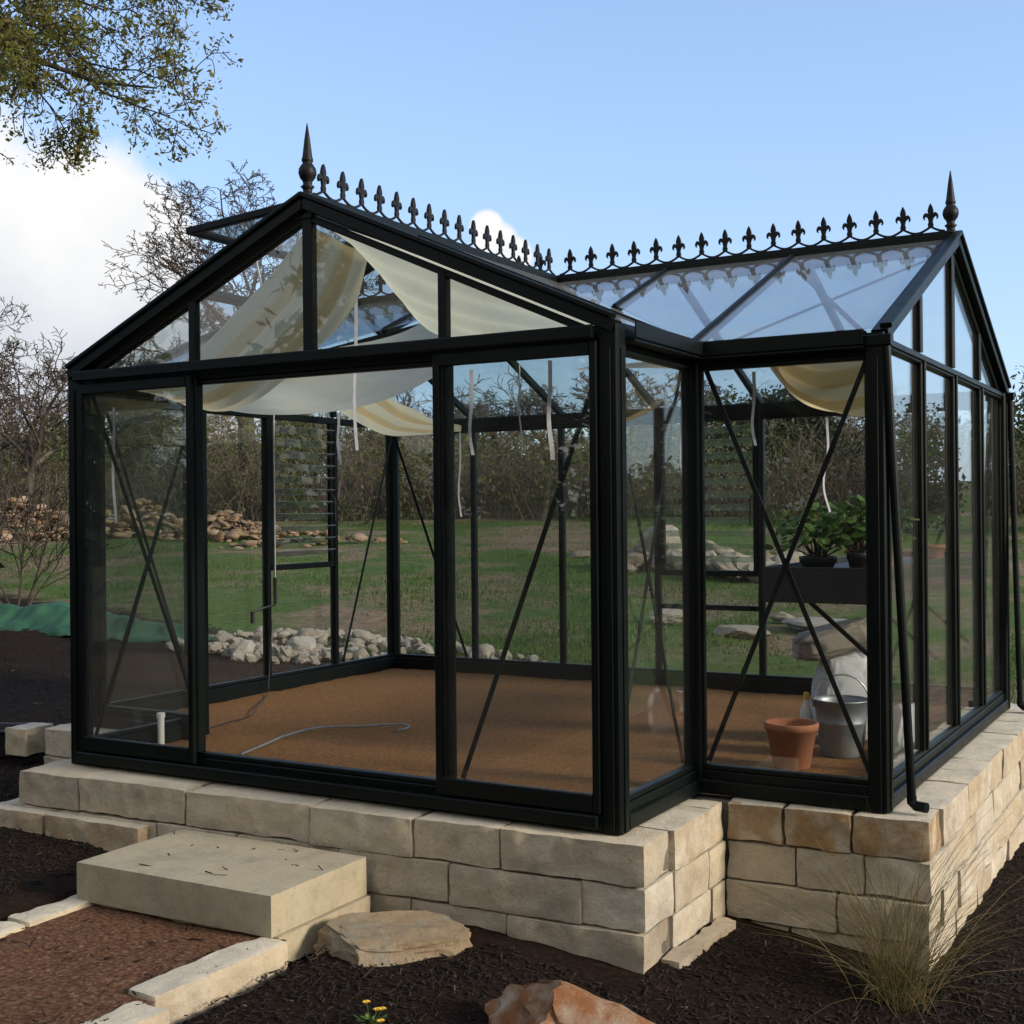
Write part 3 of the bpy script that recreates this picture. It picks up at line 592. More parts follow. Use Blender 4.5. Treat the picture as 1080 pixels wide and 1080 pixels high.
# front wall: fixed side lights, door opening between
for t in (M0, M1): mullion(W * t, 0, (0, -1, 0), w=.06, d=.055)
wall_pane((0, 0, 0), (W * M0, 0, 0), (0, 1, 0)); wall_pane((W * M1, 0, 0), (W, 0, 0), (0, 1, 0))
# the two sliding doors, pushed aside over the side lights
def sliding_door(x0, x1, hs):
    y = -.046; bm = bmesh.new(); z0, z1 = .075, ZE - .008
    bar(bm, (x0, y, z0), (x0, y, z1), .034, .026, (0, 1, 0)); bar(bm, (x1, y, z0), (x1, y, z1), .034, .026, (0, 1, 0))
    bar(bm, (x0 + .017, y, z1 - .025), (x1 - .017, y, z1 - .025), .03, .05); bar(bm, (x0 + .017, y, z0 + .035), (x1 - .017, y, z0 + .035), .03, .07)
    d = part('sliding_door', bm, M['frame'])
    pane([(x0 + .02, y, z0 + .06), (x1 - .02, y, z0 + .06), (x1 - .02, y, z1 - .04), (x0 + .02, y, z1 - .04)], (0, 1, 0), parent=d)
sliding_door(.065, W * M0 + .01, W * M0 - .02); sliding_door(W * M1 - .01, W - .058, W * M1 + .02)
bm = bmesh.new(); bar(bm, (.05, -.075, ZE + .028), (W - .05, -.075, ZE + .028), .03, .05, ch=.006); part('door_track', bm, M['frame']); bm = bmesh.new(); bar(bm, (.05, -.07, .045), (W - .05, -.07, .045), .025, .05); part('door_sill', bm, M['frame'])
# other walls
wall_pane(C10, C11, (1, 0, 0)); wall_pane(C11, CR0, (0, 1, 0)); wall_pane(CL0, C01, (0, 1, 0)); wall_pane(C01, C00, (1, 0, 0))
def louvre(a, b, n, z0, z1, nb):
    """louvre window: frame and tilted glass blades"""
    a, b, n = Vector(a), Vector(b), Vector(n); d = (b - a).normalized(); bm = bmesh.new(); up = Vector((0, 0, 1))
    for p in (a + d * .04, b - d * .04): bar(bm, p + up * z0, p + up * z1, .03, .045, (0, 1, 0))
    bar(bm, a + d * .03 + up * z0, b - d * .03 + up * z0, .045, .04); f = part('louvre_window', bm, M['frame'])
    for i in range(nb):
        z = z0 + .05 + (z1 - z0 - .08) * (i + .5) / nb; m = n * .052 + up * -.02
        c0 = a + d * .052 + up * z; c1 = b - d * .052 + up * z
        pane([c0 - m, c1 - m, c1 + m, c0 + m], m.cross(d), .006, parent=f, name='louvre_blade', mat=M['blade_glass'])
    bm = bmesh.new(); p = b - d * .06 - n * .03 + up * ((z0 + z1) / 2); tube(bm, [p, p - n * .03 - up * .05, p - n * .03 - up * .2], .006); part('lever', bm, M['black_plastic'], f)
for i in range(4):          # left and right gable walls
    for X, n in ((XR, 1), (XL, -1)):
        a = Vector((X, D0 + W2 * i / 4, 0)); b = Vector((X, D0 + W2 * (i + 1) / 4, 0))
        if i: mullion(X, a.y, (n, 0, 0), z1=H - .03, w=.042)
        if X == XL and i == 2:
            louvre(a, b, (n, 0, 0), .86, H - .035, 11); wall_pane(a, b, (1, 0, 0), z1=.84)
        else: wall_pane(a, b, (1, 0, 0), z1=H - .04)
for i in range(6):          # back wall
    a = Vector((XL + (XR - XL) * i / 6, YB, 0)); b = Vector((XL + (XR - XL) * (i + 1) / 6, YB, 0))
    if i: mullion(a.x, YB, (0, 1, 0), w=.042)
    if i == 3:
        louvre(a, b, (0, 1, 0), .80, ZE - .03, 11); wall_pane(a, b, (0, 1, 0), z1=.55); rod('transom', a + Vector((.03, 0, .565)), b + Vector((-.03, 0, .565)), .04, .035)
        pane([(a.x + .03, YB, .585), (b.x - .03, YB, .585), (b.x - .03, YB, .78), (a.x + .03, YB, .78)], (0, 1, 0))
    else: wall_pane(a, b, (0, 1, 0))
# gables
def gable(P, d, n, span, fr=(.25, .5, .75)):
    """P eave corner, d unit vector along the wall, n outward normal"""
    P, d, n = Vector(P), Vector(d), Vector(n); rise = HR - H
    top = lambda s: H + rise * (1 - abs(2 * s / span - 1))
    for k in (0, 1):
        a = P + d * (0 if k == 0 else span) + Vector((0, 0, H)); b = P + d * (span / 2) + Vector((0, 0, HR)); bm = bmesh.new()
        upn = Vector((0, 0, 1)); e = (b - a).normalized()
        a2 = a - e * .03
        bar(bm, a2 + n * .02 + upn * .012, b + n * .02 + upn * .012, .07, .05, upn); bar(bm, a2 + n * .045 + upn * .05, b + n * .045 + upn * .05, .05, .022, upn, .005)
        bar(bm, a + n * .0 - upn * .045 + e * .1, b - upn * .045 - e * .01, .035, .03, upn); part('gable_rafter', bm, M['frame'])
    for i in (1, 2, 3):
        s = span * fr[i - 1]; p = P + d * s; bm = bmesh.new()
        w = .055 if i == 2 else .042
        bar(bm, p + Vector((0, 0, H + .014)), p + Vector((0, 0, top(s) - .05)), w if abs(d.x) else .045, .045 if abs(d.x) else w, (0, 1, 0), .005); part('gable_mullion', bm, M['frame'])
    for i in range(4):
        f5 = (0, *fr, 1); s0, s1 = span * f5[i] + .02, span * f5[i + 1] - .02; lo = H + .012; q = []
        for s, z in ((s0, lo), (s1, lo), (s1, max(lo + .002, top(s1) - .05)), (s0, max(lo + .002, top(s0) - .05))):
            v = P + d * s; q.append((v.x, v.y, z))
        if i == 0: q = [q[0], q[1], q[2]] if top(s0) - .05 < lo + .003 else q
        if i == 3: q = [q[0], q[1], q[3]] if top(s1) - .05 < lo + .003 else q
        pane(q, n)
gable((0, 0, 0), (1, 0, 0), (0, -1, 0), W, (M0, .5, M1)); gable((XR, D0, 0), (0, 1, 0), (1, 0, 0), W2); gable((XL, D0, 0), (0, 1, 0), (-1, 0, 0), W2)
# roof planes: heights
def zA(x): return H + (HR - H) * (1 - abs(2 * x / W - 1))
def zB(y): return H + (HR - H) * (1 - abs(2 * (y - D0) / W2 - 1))
def rafter(p, q, w=.036, h=.045): 
    bm = bmesh.new(); p, q = Vector(p), Vector(q); nup = Vector((0, 0, 1)); bar(bm, p, q, w, h, nup); bar(bm, p + nup * (h / 2 + .004), q + nup * (h / 2 + .004), w * .55, .010, nup, .002); part('rafter', bm, M['frame'])
def ridge(p, q):
    p, q = Vector(p), Vector(q); bm = bmesh.new(); bar(bm, p - Vector((0, 0, .012)), q - Vector((0, 0, .012)), .07, .10); bar(bm, p + Vector((0, 0, .046)), q + Vector((0, 0, .046)), .03, .018); part('ridge_beam', bm, M['frame'])
rid = HR + .01
ridge((XM, -.03, rid), (XM, YM - .04, rid)); ridge((XL - .03, YM, rid), (XR + .03, YM, rid))
yv = lambda x: D0 + W2 / 2 * (1 - abs(2 * x / W - 1)) if 0 <= x <= W else D0      # where nave slope meets the valley at x
for sx in (0, 1):
    f = (lambda x: x) if sx == 0 else (lambda x: W - x)
    nr = Vector((-(HR - H) if sx == 0 else (HR - H), 0, W / 2)).normalized(); lift = nr * .028
    P3 = lambda x, y: Vector((f(x), y, zA(f(x)))) + lift
    # valley beam and rafter over the bay line
    rod('valley_beam', (f(0), D0, H - .0), (XM, YM, HR - .03), .06, .05)
    rafter(P3(.03, D0 - .02) - lift * .6, P3(XM - .04, D0 - .02) - lift * .6)
    if sx == 0:
        xm = .78; pane([P3(.0, .03), P3(xm, .03), P3(xm, D0 - .04), P3(0, D0 - .04)], nr, mat=M['roof_glass'])
        rod('roof_crossbar', P3(xm, .04) - lift * .5, P3(xm, D0 - .04) - lift * .5, .05, .035, nr)
    else: pane([P3(.0, .03), P3(XM - .03, .03), P3(XM - .03, D0 - .04), P3(0, D0 - .04)], nr, mat=M['roof_glass'])
    pane([P3(.03, D0), P3(XM - .03, D0), P3(XM - .03, YM - .06)], nr, mat=M['roof_glass'])
    # cross wing, front slope on this side
    n2 = Vector((0, -(HR - H), W2 / 2)).normalized(); l2 = n2 * .028; Q3 = lambda x, y: Vector((f(x), y, zB(y))) + l2
    xs = [-EX, 0.0, .75, XM]
    for a, b in zip(xs, xs[1:]):
        ya, yb = yv(a), yv(b); aa, bb = a + .018, b - .018
        q = [Q3(aa, ya + .03), Q3(bb, yb + .03 if yb < YM - .1 else YM - .05), Q3(bb, YM - .035), Q3(aa, YM - .035)]
        if b == XM: q = [q[0], q[2], q[3]]
        pane(q, n2, mat=M['roof_glass'])
        if a > -EX: rafter(Q3(a, ya + .02) - l2 * .5, Q3(a, YM - .04) - l2 * .5)
    # X braces under the end bay of the front slope
    for (x0, y0), (x1, y1) in (((-EX + .03, D0 + .04), (-.02, YM - .05)), ((-.02, D0 + .04), (-EX + .03, YM - .05))):
        rod('roof_brace', Q3(x0, y0) - n2 * .06, Q3(x1, y1) - n2 * .066, .026, .005, n2, ch=.001)
for i in range(6):          # back slope
    x0, x1 = XL + (XR - XL) * i / 6, XL + (XR - XL) * (i + 1) / 6; n3 = Vector((0, HR - H, W2 / 2)).normalized(); l3 = n3 * .028
    T3 = lambda x, y: Vector((x, y, zB(y))) + l3
    pane([T3(x0 + .018, YB + .03), T3(x1 - .018, YB + .03), T3(x1 - .018, YM + .035), T3(x0 + .018, YM + .035)], n3, mat=M['roof_glass'])
    if i: rafter(T3(x0, YB + .02) - l3 * .5, T3(x0, YM + .04) - l3 * .5)
# the open roof vent (hinged at the ridge, left slope)
def vent():
    hinge0, hinge1 = Vector((XM - .03, .02, HR + .035)), Vector((XM - .03, D0 - .05, HR + .035)); tip = Vector((.76, 0, 2.565)) - Vector((XM - .03, 0, HR + .035)); bm = bmesh.new()
    nn = Vector((0, 1, 0)).cross(tip).normalized()
    if nn.z < 0: nn = -nn
    for h in (hinge0, hinge1): bar(bm, h, h + tip, .035, .035, nn)
    bar(bm, hinge0 + tip - Vector((0, .017, 0)), hinge1 + tip + Vector((0, .017, 0)), .035, .035, nn); bar(bm, hinge0, hinge1, .035, .03, nn)
    v = part('roof_vent', bm, M['frame']); e = Vector((0, .012, 0))
    pane([hinge0 + e, hinge1 - e, hinge1 - e + tip, hinge0 + e + tip], nn, mat=M['roof_glass'], parent=v)
    b2 = bmesh.new(); tube(b2, [hinge0 + tip * .95 + Vector((0, .4, 0)), (.86, .42, 2.32)], .006); part('stay', b2, M['chrome'], v)
vent()
# cross braces: flat bars across the wall panes, inside the glass
def xbrace(a, b, n, both=(1, 1), z0=BASE + .03, z1=ZE - .04):
    a, b = shrink(a, b, .05); n = Vector(n)
    for k, (lo, hi) in enumerate(((a, b), (b, a))):
        if both[k]: rod('cross_brace', lo - n * (.035 + .007 * k) + Vector((0, 0, z0)), hi - n * (.035 + .007 * k) + Vector((0, 0, z1)), .006, .022, ch=.001)
xbrace(C10, C11, (1, 0, 0)); xbrace(C11, CR0, (0, -1, 0)); xbrace(CL0, C01, (0, -1, 0)); xbrace(C01, C00, (-1, 0, 0))
xbrace((W * M1, 0, 0), C10, (0, -1, 0), (1, 0))
xbrace((XL, YB - W2 / 4, 0), CL1, (-1, 0, 0), (1, 0)); xbrace(CL1, (XL + (XR - XL) / 6, YB, 0), (0, 1, 0), (0, 1)); xbrace((XR, YB - W2 / 4, 0), CR1, (1, 0, 0), (1, 1)); xbrace((XL + (XR - XL) * 5 / 6, YB, 0), CR1, (0, 1, 0), (1, 0))
# ridge cresting and finials
def fleur_mesh():
    bm = bmesh.new(); t = .011
    def leafshape(pts): prism(bm, [(x, 0, z) for x, z in pts], (0, 1, 0), t)
    z0 = .0
    leafshape([(-.011, .0), (.011, .0), (.013, .012), (.009, .022), (.012, .034), (.006, .046), (-.006, .046), (-.012, .034), (-.009, .022), (-.013, .012)])
    prism(bm, [(x, 0, z) for x, z in [(-.005, .044), (.005, .044), (.013, .066), (.0125, .076), (.007, .092), (0, .104), (-.007, .092), (-.0125, .076), (-.013, .066)]], (0, 1, 0), t * 1.25)
    for s in (-1, 1):
        P = [(.004, .045), (.012, .06), (.024, .064), (.033, .056), (.036, .043), (.031, .034), (.026, .034), (.028, .042), (.023, .047), (.016, .042), (.010, .034)]
        leafshape([(s * x, z) for x, z in (P if s > 0 else P[::-1])])
    return bm
FL = bm_mesh('fleur', fleur_mesh()); FL.materials.append(M['iron'])
def cresting(p, q, n):
    p, q = Vector(p), Vector(q); d = (q - p); L = d.length; d.normalize(); bm = bmesh.new(); pts = []
    m = 14 * n
    for i in range(m + 1):
        s = L * i / m; ph = math.pi * (i / 14); pts.append(p + d * s + Vector((0, 0, .008 + .028 * (1 - abs(math.cos(ph))))))
    for a, b in zip(pts, pts[1:]): bar(bm, a, b, .011, .011, ch=.002)
    c = part('ridge_cresting', bm, M['iron']); yaw = math.atan2(d.y, d.x)
    for k in range(n):
        f = link('fleur', FL, None, c, world_coords=False); f.matrix_parent_inverse = wm(c).inverted()
        f.location = p + d * (L * (k + .5) / n) + Vector((0, 0, .034)); f.rotation_euler = (0, 0, yaw); f.scale = (1.10, 1.1, 1.17)
cz = rid + .05
cresting((XM, .03, cz), (XM, YM - .01, cz), 16); cresting((XM + .03, YM, cz), (XR - .02, YM, cz), 16); cresting((XL + .02, YM, cz), (XM - .03, YM, cz), 15)
def finial(x, y):
    bm = bmesh.new(); prof = [(.034, 0), (.034, .012), (.02, .02), (.022, .035), (.032, .045), (.020, .055), (.022, .068), (.034, .085), (.040, .105), (.037, .125), (.026, .142), (.020, .15), (.026, .157), (.026, .166), (.022, .18), (.013, .255), (.002, .325)]
    lathe(bm, prof, 32, (x, y, rid + .035), rib=lambda z: .035 if .075 < z < .15 else 0); part('finial', bm, M['iron'], smooth=True)
finial(XM, -.01); finial(XR + .01, YM); finial(XL - .01, YM)
# rain pipes
def downpipe(top, foot):
    top, foot = Vector(top), Vector(foot); bm = bmesh.new(); d = (foot - top).normalized()
    tube(bm, [top, foot], .018, 12); tube(bm, [foot - d * .01, foot + Vector((0, 0, -.012)), foot + Vector((.018, -.006, -.026)), foot + Vector((.065, -.02, -.026))], .021, 12)
    bar(bm, top + Vector((-.11, 0, .01)), top + Vector((.025, 0, .01)), .05, .045); part('downpipe', bm, M['frame'])
downpipe((XR + .045, D0 - .03, H - .03), (3.94, .86, .055)); downpipe((XR + .06, YB + .03, H - .03), (3.94, 3.82, .055))
# crank for the louvres, hanging rod
bm = bmesh.new(); tube(bm, [(-.70, 2.31, 2.10), (-.70, 2.31, .78)], .006, 8); cr = part('crank_rod', bm, M['chrome'])
bm = bmesh.new(); tube(bm, [(-.70, 2.31, .80), (-.70, 2.31, .62)], .013, 10); tube(bm, [(-.70, 2.31, .615), (-.83 + .12, 2.20, .60), (-.84 + .10, 2.12, .575)], .008, 8); tube(bm, [(-.74, 2.12, .58), (-.74, 2.12, .50)], .014, 10); part('crank_handle', bm, M['black_plastic'], cr)

GH.scale = (.978, .978, 1)          # the walls stand a hand's breadth inside the edge of the stone
# ------------------------------------------------------------------ shade cloths
def cloth(label, pts, stripe, nu=48, folds=(0.010, 9), ties=(), seed=0):
    """pts(u,v) -> point; v runs across the strip (stripes along u)"""
    V = []; UVs = []; nv = 30
    for i in range(nu + 1):
        for j in range(nv + 1):
            u, v = i / nu, j / nv; p = Vector(pts(u, v))
            p.z += folds[0] * math.sin(folds[1] * 2 * math.pi * (v + .05 * math.sin(5 * u + seed))) * math.sin(math.pi * min(1, max(0, u))) ** .5 + .014 * noise.noise((u * 3, v * 3, seed)); V.append(p); UVs.append((u, v))
    Q = [(i * (nv + 1) + j, (i + 1) * (nv + 1) + j, (i + 1) * (nv + 1) + j + 1, i * (nv + 1) + j + 1) for i in range(nu) for j in range(nv)]
    me = np_mesh('shade_cloth', V, Q); uvl = me.uv_layers.new(name='UVMap'); li = np.zeros(len(me.loops), np.int32); me.loops.foreach_get('vertex_index', li); uvl.data.foreach_set('uv', np.array(UVs, np.float32)[li].ravel())
    o = link('shade_cloth', me, M['cloth'], smooth=True); o['stripe'] = float(stripe); tag(o, label, 'shade cloth', 'striped shade cloths hung under the glass roof')
    for k, (top, bot, w, slack) in enumerate(ties):
        top, bot = Vector(top), Vector(bot); bm = bmesh.new(); prev = None
        sdir = Vector((.87, .5, 0)); n = 14
        for i in range(n + 1):
            t = i / n; c = top.lerp(bot, t) + Vector((math.sin(t * 7 + k) * slack * t, math.cos(t * 5 + k) * slack * .5 * t, 0)); tw = .6 * math.sin(2.2 * t + k); sv = Vector((sdir.x * math.cos(tw) - sdir.y * math.sin(tw), sdir.x * math.sin(tw) + sdir.y * math.cos(tw), 0)) * w / 2; nn = sv.cross(Vector((0, 0, 1))).normalized() * .0008
            ring = [bm.verts.new(c - sv - nn), bm.verts.new(c + sv - nn), bm.verts.new(c + sv + nn), bm.verts.new(c - sv + nn)]
            if prev:
                for a in range(4): bm.faces.new((prev[a], prev[(a + 1) % 4], ring[(a + 1) % 4], ring[a]))
            else: bm.faces.new(ring[::-1])
            prev = ring
        bm.faces.new(prev); link('tie_strap', bm_mesh('tie_strap', bm), M['strap'], o)
    return o
def curve(tab, u):
    xs = [t[0] for t in tab]; return [float(np.interp(u, xs, [t[k] for t in tab])) for k in range(1, len(tab[0]))]
def smooth_curve(tab):
    """Catmull-Rom through (u, x, y, z) rows"""
    def f(u):
        i = max(0, min(len(tab) - 2, sum(1 for t in tab[1:-1] if t[0] <= u))); a, b = tab[i], tab[i + 1]; t = (u - a[0]) / (b[0] - a[0]); o = []
        p0, p3 = tab[max(0, i - 1)], tab[min(len(tab) - 1, i + 2)]
        for k in range(1, 4):
            m1 = (b[k] - p0[k]) / (b[0] - p0[0]) * (b[0] - a[0]); m2 = (p3[k] - a[k]) / (p3[0] - a[0]) * (b[0] - a[0])
            o.append((2 * t ** 3 - 3 * t * t + 1) * a[k] + (t ** 3 - 2 * t * t + t) * m1 + (-2 * t ** 3 + 3 * t * t) * b[k] + (t ** 3 - t * t) * m2)
        return Vector(o)
    return f
def ruled(c0, c1, sag=0.0):
    a, b = smooth_curve(c0), smooth_curve(c1)
    return lambda u, v: a(u).lerp(b(u), v) - Vector((0, 0, sag * 4 * v * (1 - v) * math.sin(math.pi * u)))
def tie(px, y0, y1, y, w=.016, slack=.01): return (at_y(px, y0, y), at_y(px + .3, y1, y), w, slack)
cloth('tan striped cloth swooping from the ridge down to the left eave at the front', ruled(
    [(0, 1.46, .10, 2.52), (.3, 1.12, .10, 2.23), (.62, .62, .11, 1.97), (1, .06, .12, 1.90)], [(0, 1.47, .52, 2.45), (.12, 1.36, .55, 2.22), (.3, 1.08, .60, 2.03), (.6, .6, .66, 1.82), (.8, .3, .7, 1.79), (1, .05, .74, 1.86)], .03), 1.0, folds=(.016, 6),
    ties=[tie(375, 290, 475, .56), tie(120, 430, 552, .5, .014)], seed=1)
cloth('plain cream cloth swooping from the ridge down to the right eave at the front', ruled(
    [(0, 1.53, .055, 2.53), (.5, 2.2, .055, 2.265), (1, 2.93, .055, 1.945)], [(0, 1.53, .52, 2.45), (.18, 1.78, .51, 2.10), (.36, 2.05, .48, 2.0), (.6, 2.36, .44, 1.94), (1, 2.93, .60, 1.92)], .04), 0.12, folds=(.008, 4), 
    ties=[tie(497, 390, 480, .46), tie(580, 380, 485, .44, .02), tie(548, 385, 480, .46, .006)], seed=2)
cloth('wide greyish white cloth slung level across the middle under the cross ridge', ruled(
    [(0, -.72, 1.0, 2.0), (.3, .1, 1.0, 2.08), (.6, .85, 1.0, 2.11), (.85, 1.3, 1.0, 2.15), (1, 1.62, 1.0, 2.26)], [(0, -.75, 1.75, 1.93), (.3, -.2, 1.75, 1.86), (.55, .3, 1.75, 1.845), (.8, .8, 1.75, 1.93), (1, 1.15, 1.75, 2.06)], .05), .08, folds=(.006, 4),
    ties=[tie(214, 432, 552, 1.7, .02), tie(357, 435, 490, 1.75)], seed=3)
cloth('narrow tan striped cloth sagging at the far left corner, behind the doorway', ruled(
    [(0, .22, 2.3, 2.04), (.4, .47, 2.3, 1.90), (.7, .64, 2.3, 1.82), (1, .86, 2.3, 1.77)], [(0, -.62, 2.9, 2.0), (.35, -.2, 2.9, 1.80), (.65, .12, 2.9, 1.765), (1, .48, 2.9, 1.78)], .01), 1.0, folds=(.006, 3), ties=[tie(485, 456, 545, 2.5, .012, .012)], seed=4)
cloth('tan striped cloth billowing down in the right bay above the potted plants', ruled(
    [(0, 3.22, 1.15, 1.88), (.25, 3.30, 1.2, 1.76), (.6, 3.46, 1.2, 1.66), (1, 3.69, 1.2, 1.63)], [(0, 3.12, 1.5, 2.0), (.3, 3.22, 1.5, 1.97), (1, 3.69, 1.5, 1.95)], .05), 1.0, folds=(.012, 4), ties=[tie(872, 440, 540, 1.25, .012, .02)], seed=5)
cloth('thin strip of cream cloth along the eave over the right front bay', ruled(
    [(0, 2.35, .93, 1.90), (.5, 3.1, .93, 1.905), (1, 3.69, .93, 1.90)], [(0, 2.3, 1.35, 1.95), (.5, 3.0, 1.35, 1.91), (1, 3.69, 1.35, 1.93)], .02), .1, folds=(.004, 2), ties=[tie(795, 392, 470, 1.2), tie(720, 395, 540, 1.1, .016)], seed=6)

# ------------------------------------------------------------------ things in and around the greenhouse
def shelf():
    r = empty('plant_shelf', (3.48, 2.2, .8), 'deep black tray shelf along the right gable wall holding potted plants', 'shelf'); x0, x1, y0, y1, z0, z1 = 3.17, 3.70, 1.2, 3.5, .81, .97
    bm = bmesh.new(); t = .012
    bar(bm, (x0, y0, (z0 + z1) / 2), (x1, y0, (z0 + z1) / 2), t, z1 - z0); bar(bm, (x0, y1, (z0 + z1) / 2), (x1, y1, (z0 + z1) / 2), t, z1 - z0)
    bar(bm, (x0, y0 + .007, (z0 + z1) / 2), (x0, y1 - .007, (z0 + z1) / 2), t, z1 - z0); bar(bm, (x1, y0 + .007, (z0 + z1) / 2), (x1, y1 - .007, (z0 + z1) / 2), t, z1 - z0)
    link('tray_rim', bm_mesh('tray_rim', bm), M['black_plastic'], r)
    bm = bmesh.new(); prism(bm, [(x0 + .008, y0 + .008, z1 - .035), (x1 - .008, y0 + .008, z1 - .035), (x1 - .008, y1 - .008, z1 - .035), (x0 + .008, y1 - .008, z1 - .035)], (0, 0, 1), .012); link('tray_deck', bm_mesh('tray_deck', bm), M['black_plastic'], r)
    for y in (1.5, 2.4, 3.3):
        bm = bmesh.new(); bar(bm, (x1 - .01, y, .45), (x0 + .1, y, z0 + .005), .02, .02); link('bracket', bm_mesh('bracket', bm), M['frame'], r)
shelf()
def pot_bm(rt, rb, h, rim=.03):
    bm = bmesh.new(); lathe(bm, [(rb * .9, 0), (rb, .004), (rt * .93, h - rim), (rt, h - rim), (rt * 1.02, h - .004), (rt, h), (rt * .9, h), (rt * .88, h - .02), (rb * .8, .02)], 36); return bm
def pot_plant(name, loc, label, rt, h, mat, leaf_n, spread, height, seed, size=.03, soil=True):
    r = empty(name, loc, label, 'potted plant'); rs = random.Random(seed); link('pot', bm_mesh('pot', pot_bm(rt, rt * .72, h)), mat, r, smooth=True, world_coords=False)
    bm = bmesh.new(); lathe(bm, [(rt * .86, h - .022), (rt * .5, h - .016), (.003, h - .013)], 20); link('soil', bm_mesh('soil', bm), M['soil'], r, world_coords=False)
    bs = bmesh.new(); V = []; Q = []; tn = []
    for i in range(leaf_n):
        a = rs.uniform(0, 6.283); e = rs.uniform(.25, 1.0); rr = spread * rs.random() ** .6; tip = Vector((rr * math.cos(a), rr * math.sin(a), h + height * e * (1 - .35 * (rr / spread) ** 2)))
        b0 = Vector((rs.uniform(-.3, .3) * rt, rs.uniform(-.3, .3) * rt, h - .02)); mid = b0.lerp(tip, .55) + Vector((0, 0, .05 * height))
        if i % 3 == 0: tube(bs, [b0, mid, tip], [.004, .003, .0015], 5)
        for _ in range(3):
            c = tip + Vector((rs.gauss(0, .02), rs.gauss(0, .02), rs.gauss(0, .018))); nrm = Vector((rs.gauss(0, .5) + math.cos(a) * .4, rs.gauss(0, .5) + math.sin(a) * .4, .9)).normalized(); u = nrm.orthogonal().normalized(); u = (Matrix.Rotation(rs.uniform(0, 6.28), 3, nrm) @ u); w = nrm.cross(u); s = size * rs.uniform(.6, 1.3); o = len(V)
            V += [c - u * s, c - u * s * .4 + w * s * .75 - nrm * s * .12, c + u * s * .55 + w * s * .6 - nrm * s * .2, c + u * s, c + u * s * .55 - w * s * .6 - nrm * s * .2, c - u * s * .4 - w * s * .75 - nrm * s * .12]; t_ = rs.random()
            Q += [(o, o + 1, o + 2, o + 3), (o, o + 3, o + 4, o + 5)]; tn += [t_, t_]
    link('stems', bm_mesh('stems', bs), M['weed'], r, world_coords=False); link('foliage', np_mesh('foliage', V, Q, None, tn), M['plantleaf'], r, world_coords=False)
ZS = .942
pot_plant('potted_plant', (3.36, 1.42, ZS), 'leafy dark green plant in a low black pot at the left end of the shelf', .085, .07, M['black_plastic'], 80, .2, .22, 1, .023)
pot_plant('potted_plant', (3.56, 1.38, ZS), 'upright bright green plant in a small black nursery pot on the shelf', .055, .09, M['black_plastic'], 74, .13, .27, 2, .024)
pot_plant('potted_plant', (3.60, 1.66, ZS), 'green plant in a terracotta pot behind the right corner post on the shelf', .085, .13, M['terracotta'], 30, .15, .2, 3, .032)
pot_plant('potted_plant', (3.50, 1.85, ZS), 'low plant in a wide terracotta bowl in the middle of the shelf', .13, .10, M['terracotta'], 36, .15, .14, 4, .03)
r = empty('flower_pot', (3.60, 2.75, ZS), 'small empty terracotta pot far along the shelf by the gable glass', 'flower pot'); link('pot', bm_mesh('pot', pot_bm(.07, .05, .09, .02)), M['terracotta'], r, smooth=True, world_coords=False)
r = empty('flower_pot', (3.21, 1.47, .012), 'large empty terracotta pot standing on the gravel floor beside the bucket', 'flower pot'); link('pot', bm_mesh('pot', pot_bm(.125, .085, .215, .035)), M['terracotta'], r, smooth=True, world_coords=False)
bm = bmesh.new(); lathe(bm, [(.10, .19), (.05, .192), (.003, .192)], 20); 
bm.free()
def bucket():
    r = empty('metal_bucket', (3.34, 1.86, .012), 'galvanised metal bucket with a wire handle on the greenhouse floor', 'bucket'); bm = bmesh.new()
    lathe(bm, [(.10, 0), (.102, .012), (.106, .03), (.118, .165), (.121, .17), (.119, .175), (.131, .272), (.136, .276), (.136, .282), (.128, .282), (.122, .26), (.10, .02)], 40); link('body', bm_mesh('body', bm), M['zinc'], r, smooth=True, world_coords=False)
    bm = bmesh.new(); tube(bm, [Vector((.134 * math.cos(a) * .87, .134 * math.cos(a) * .5, .27 + .13 * math.sin(a))) for a in [math.pi * i / 20 for i in range(21)]], .004, 8); link('handle', bm_mesh('handle', bm), M['chrome'], r, world_coords=False, smooth=True)
    bm = bmesh.new()
    for s in (-1, 1): bar(bm, (s * .134 * .87, s * .134 * .5, .245), (s * .136 * .87, s * .136 * .5, .288), .014, .03, (0, 1, 0), .003)
    link('lug', bm_mesh('lug', bm), M['zinc'], r, world_coords=False)
bucket()
def sack(name, loc, rot, size, mat, label, cat, seed, wr=.05, pinch=0.0, sub=5):
    bm = bmesh.new(); bmesh.ops.create_icosphere(bm, subdivisions=sub, radius=1.0); so_ = Vector((seed, seed * 2.3, seed * .7))
    for v in bm.verts:
        p = v.co.copy(); q = Vector([math.copysign(abs(c) ** .55, c) for c in p]); m = max(abs(q.x), abs(q.y), abs(q.z)); q = q * (0.55 + .45 / max(m, 1)) * .92
        q *= 1 + wr * fbm(p * 2.2 + so_, 4) + wr * .5 * abs(noise.noise(p * 5 + so_))
        if pinch: k = 1 - pinch * max(0, q.z) ** 2; q.x *= k; q.y *= k
        v.co = Vector((q.x * size[0], q.y * size[1], q.z * size[2]))
    o = link(name, bm_mesh(name, bm), mat, loc=loc, smooth=True); o.rotation_euler = rot; return tag(o, label, cat)
sack('white_bag', (3.27, 2.24, .25), (0, 0, R(30)), (.19, .13, .25), M['bag'], 'tall full white woven plastic bag standing behind the metal bucket', 'bag', 3, .09, .25)
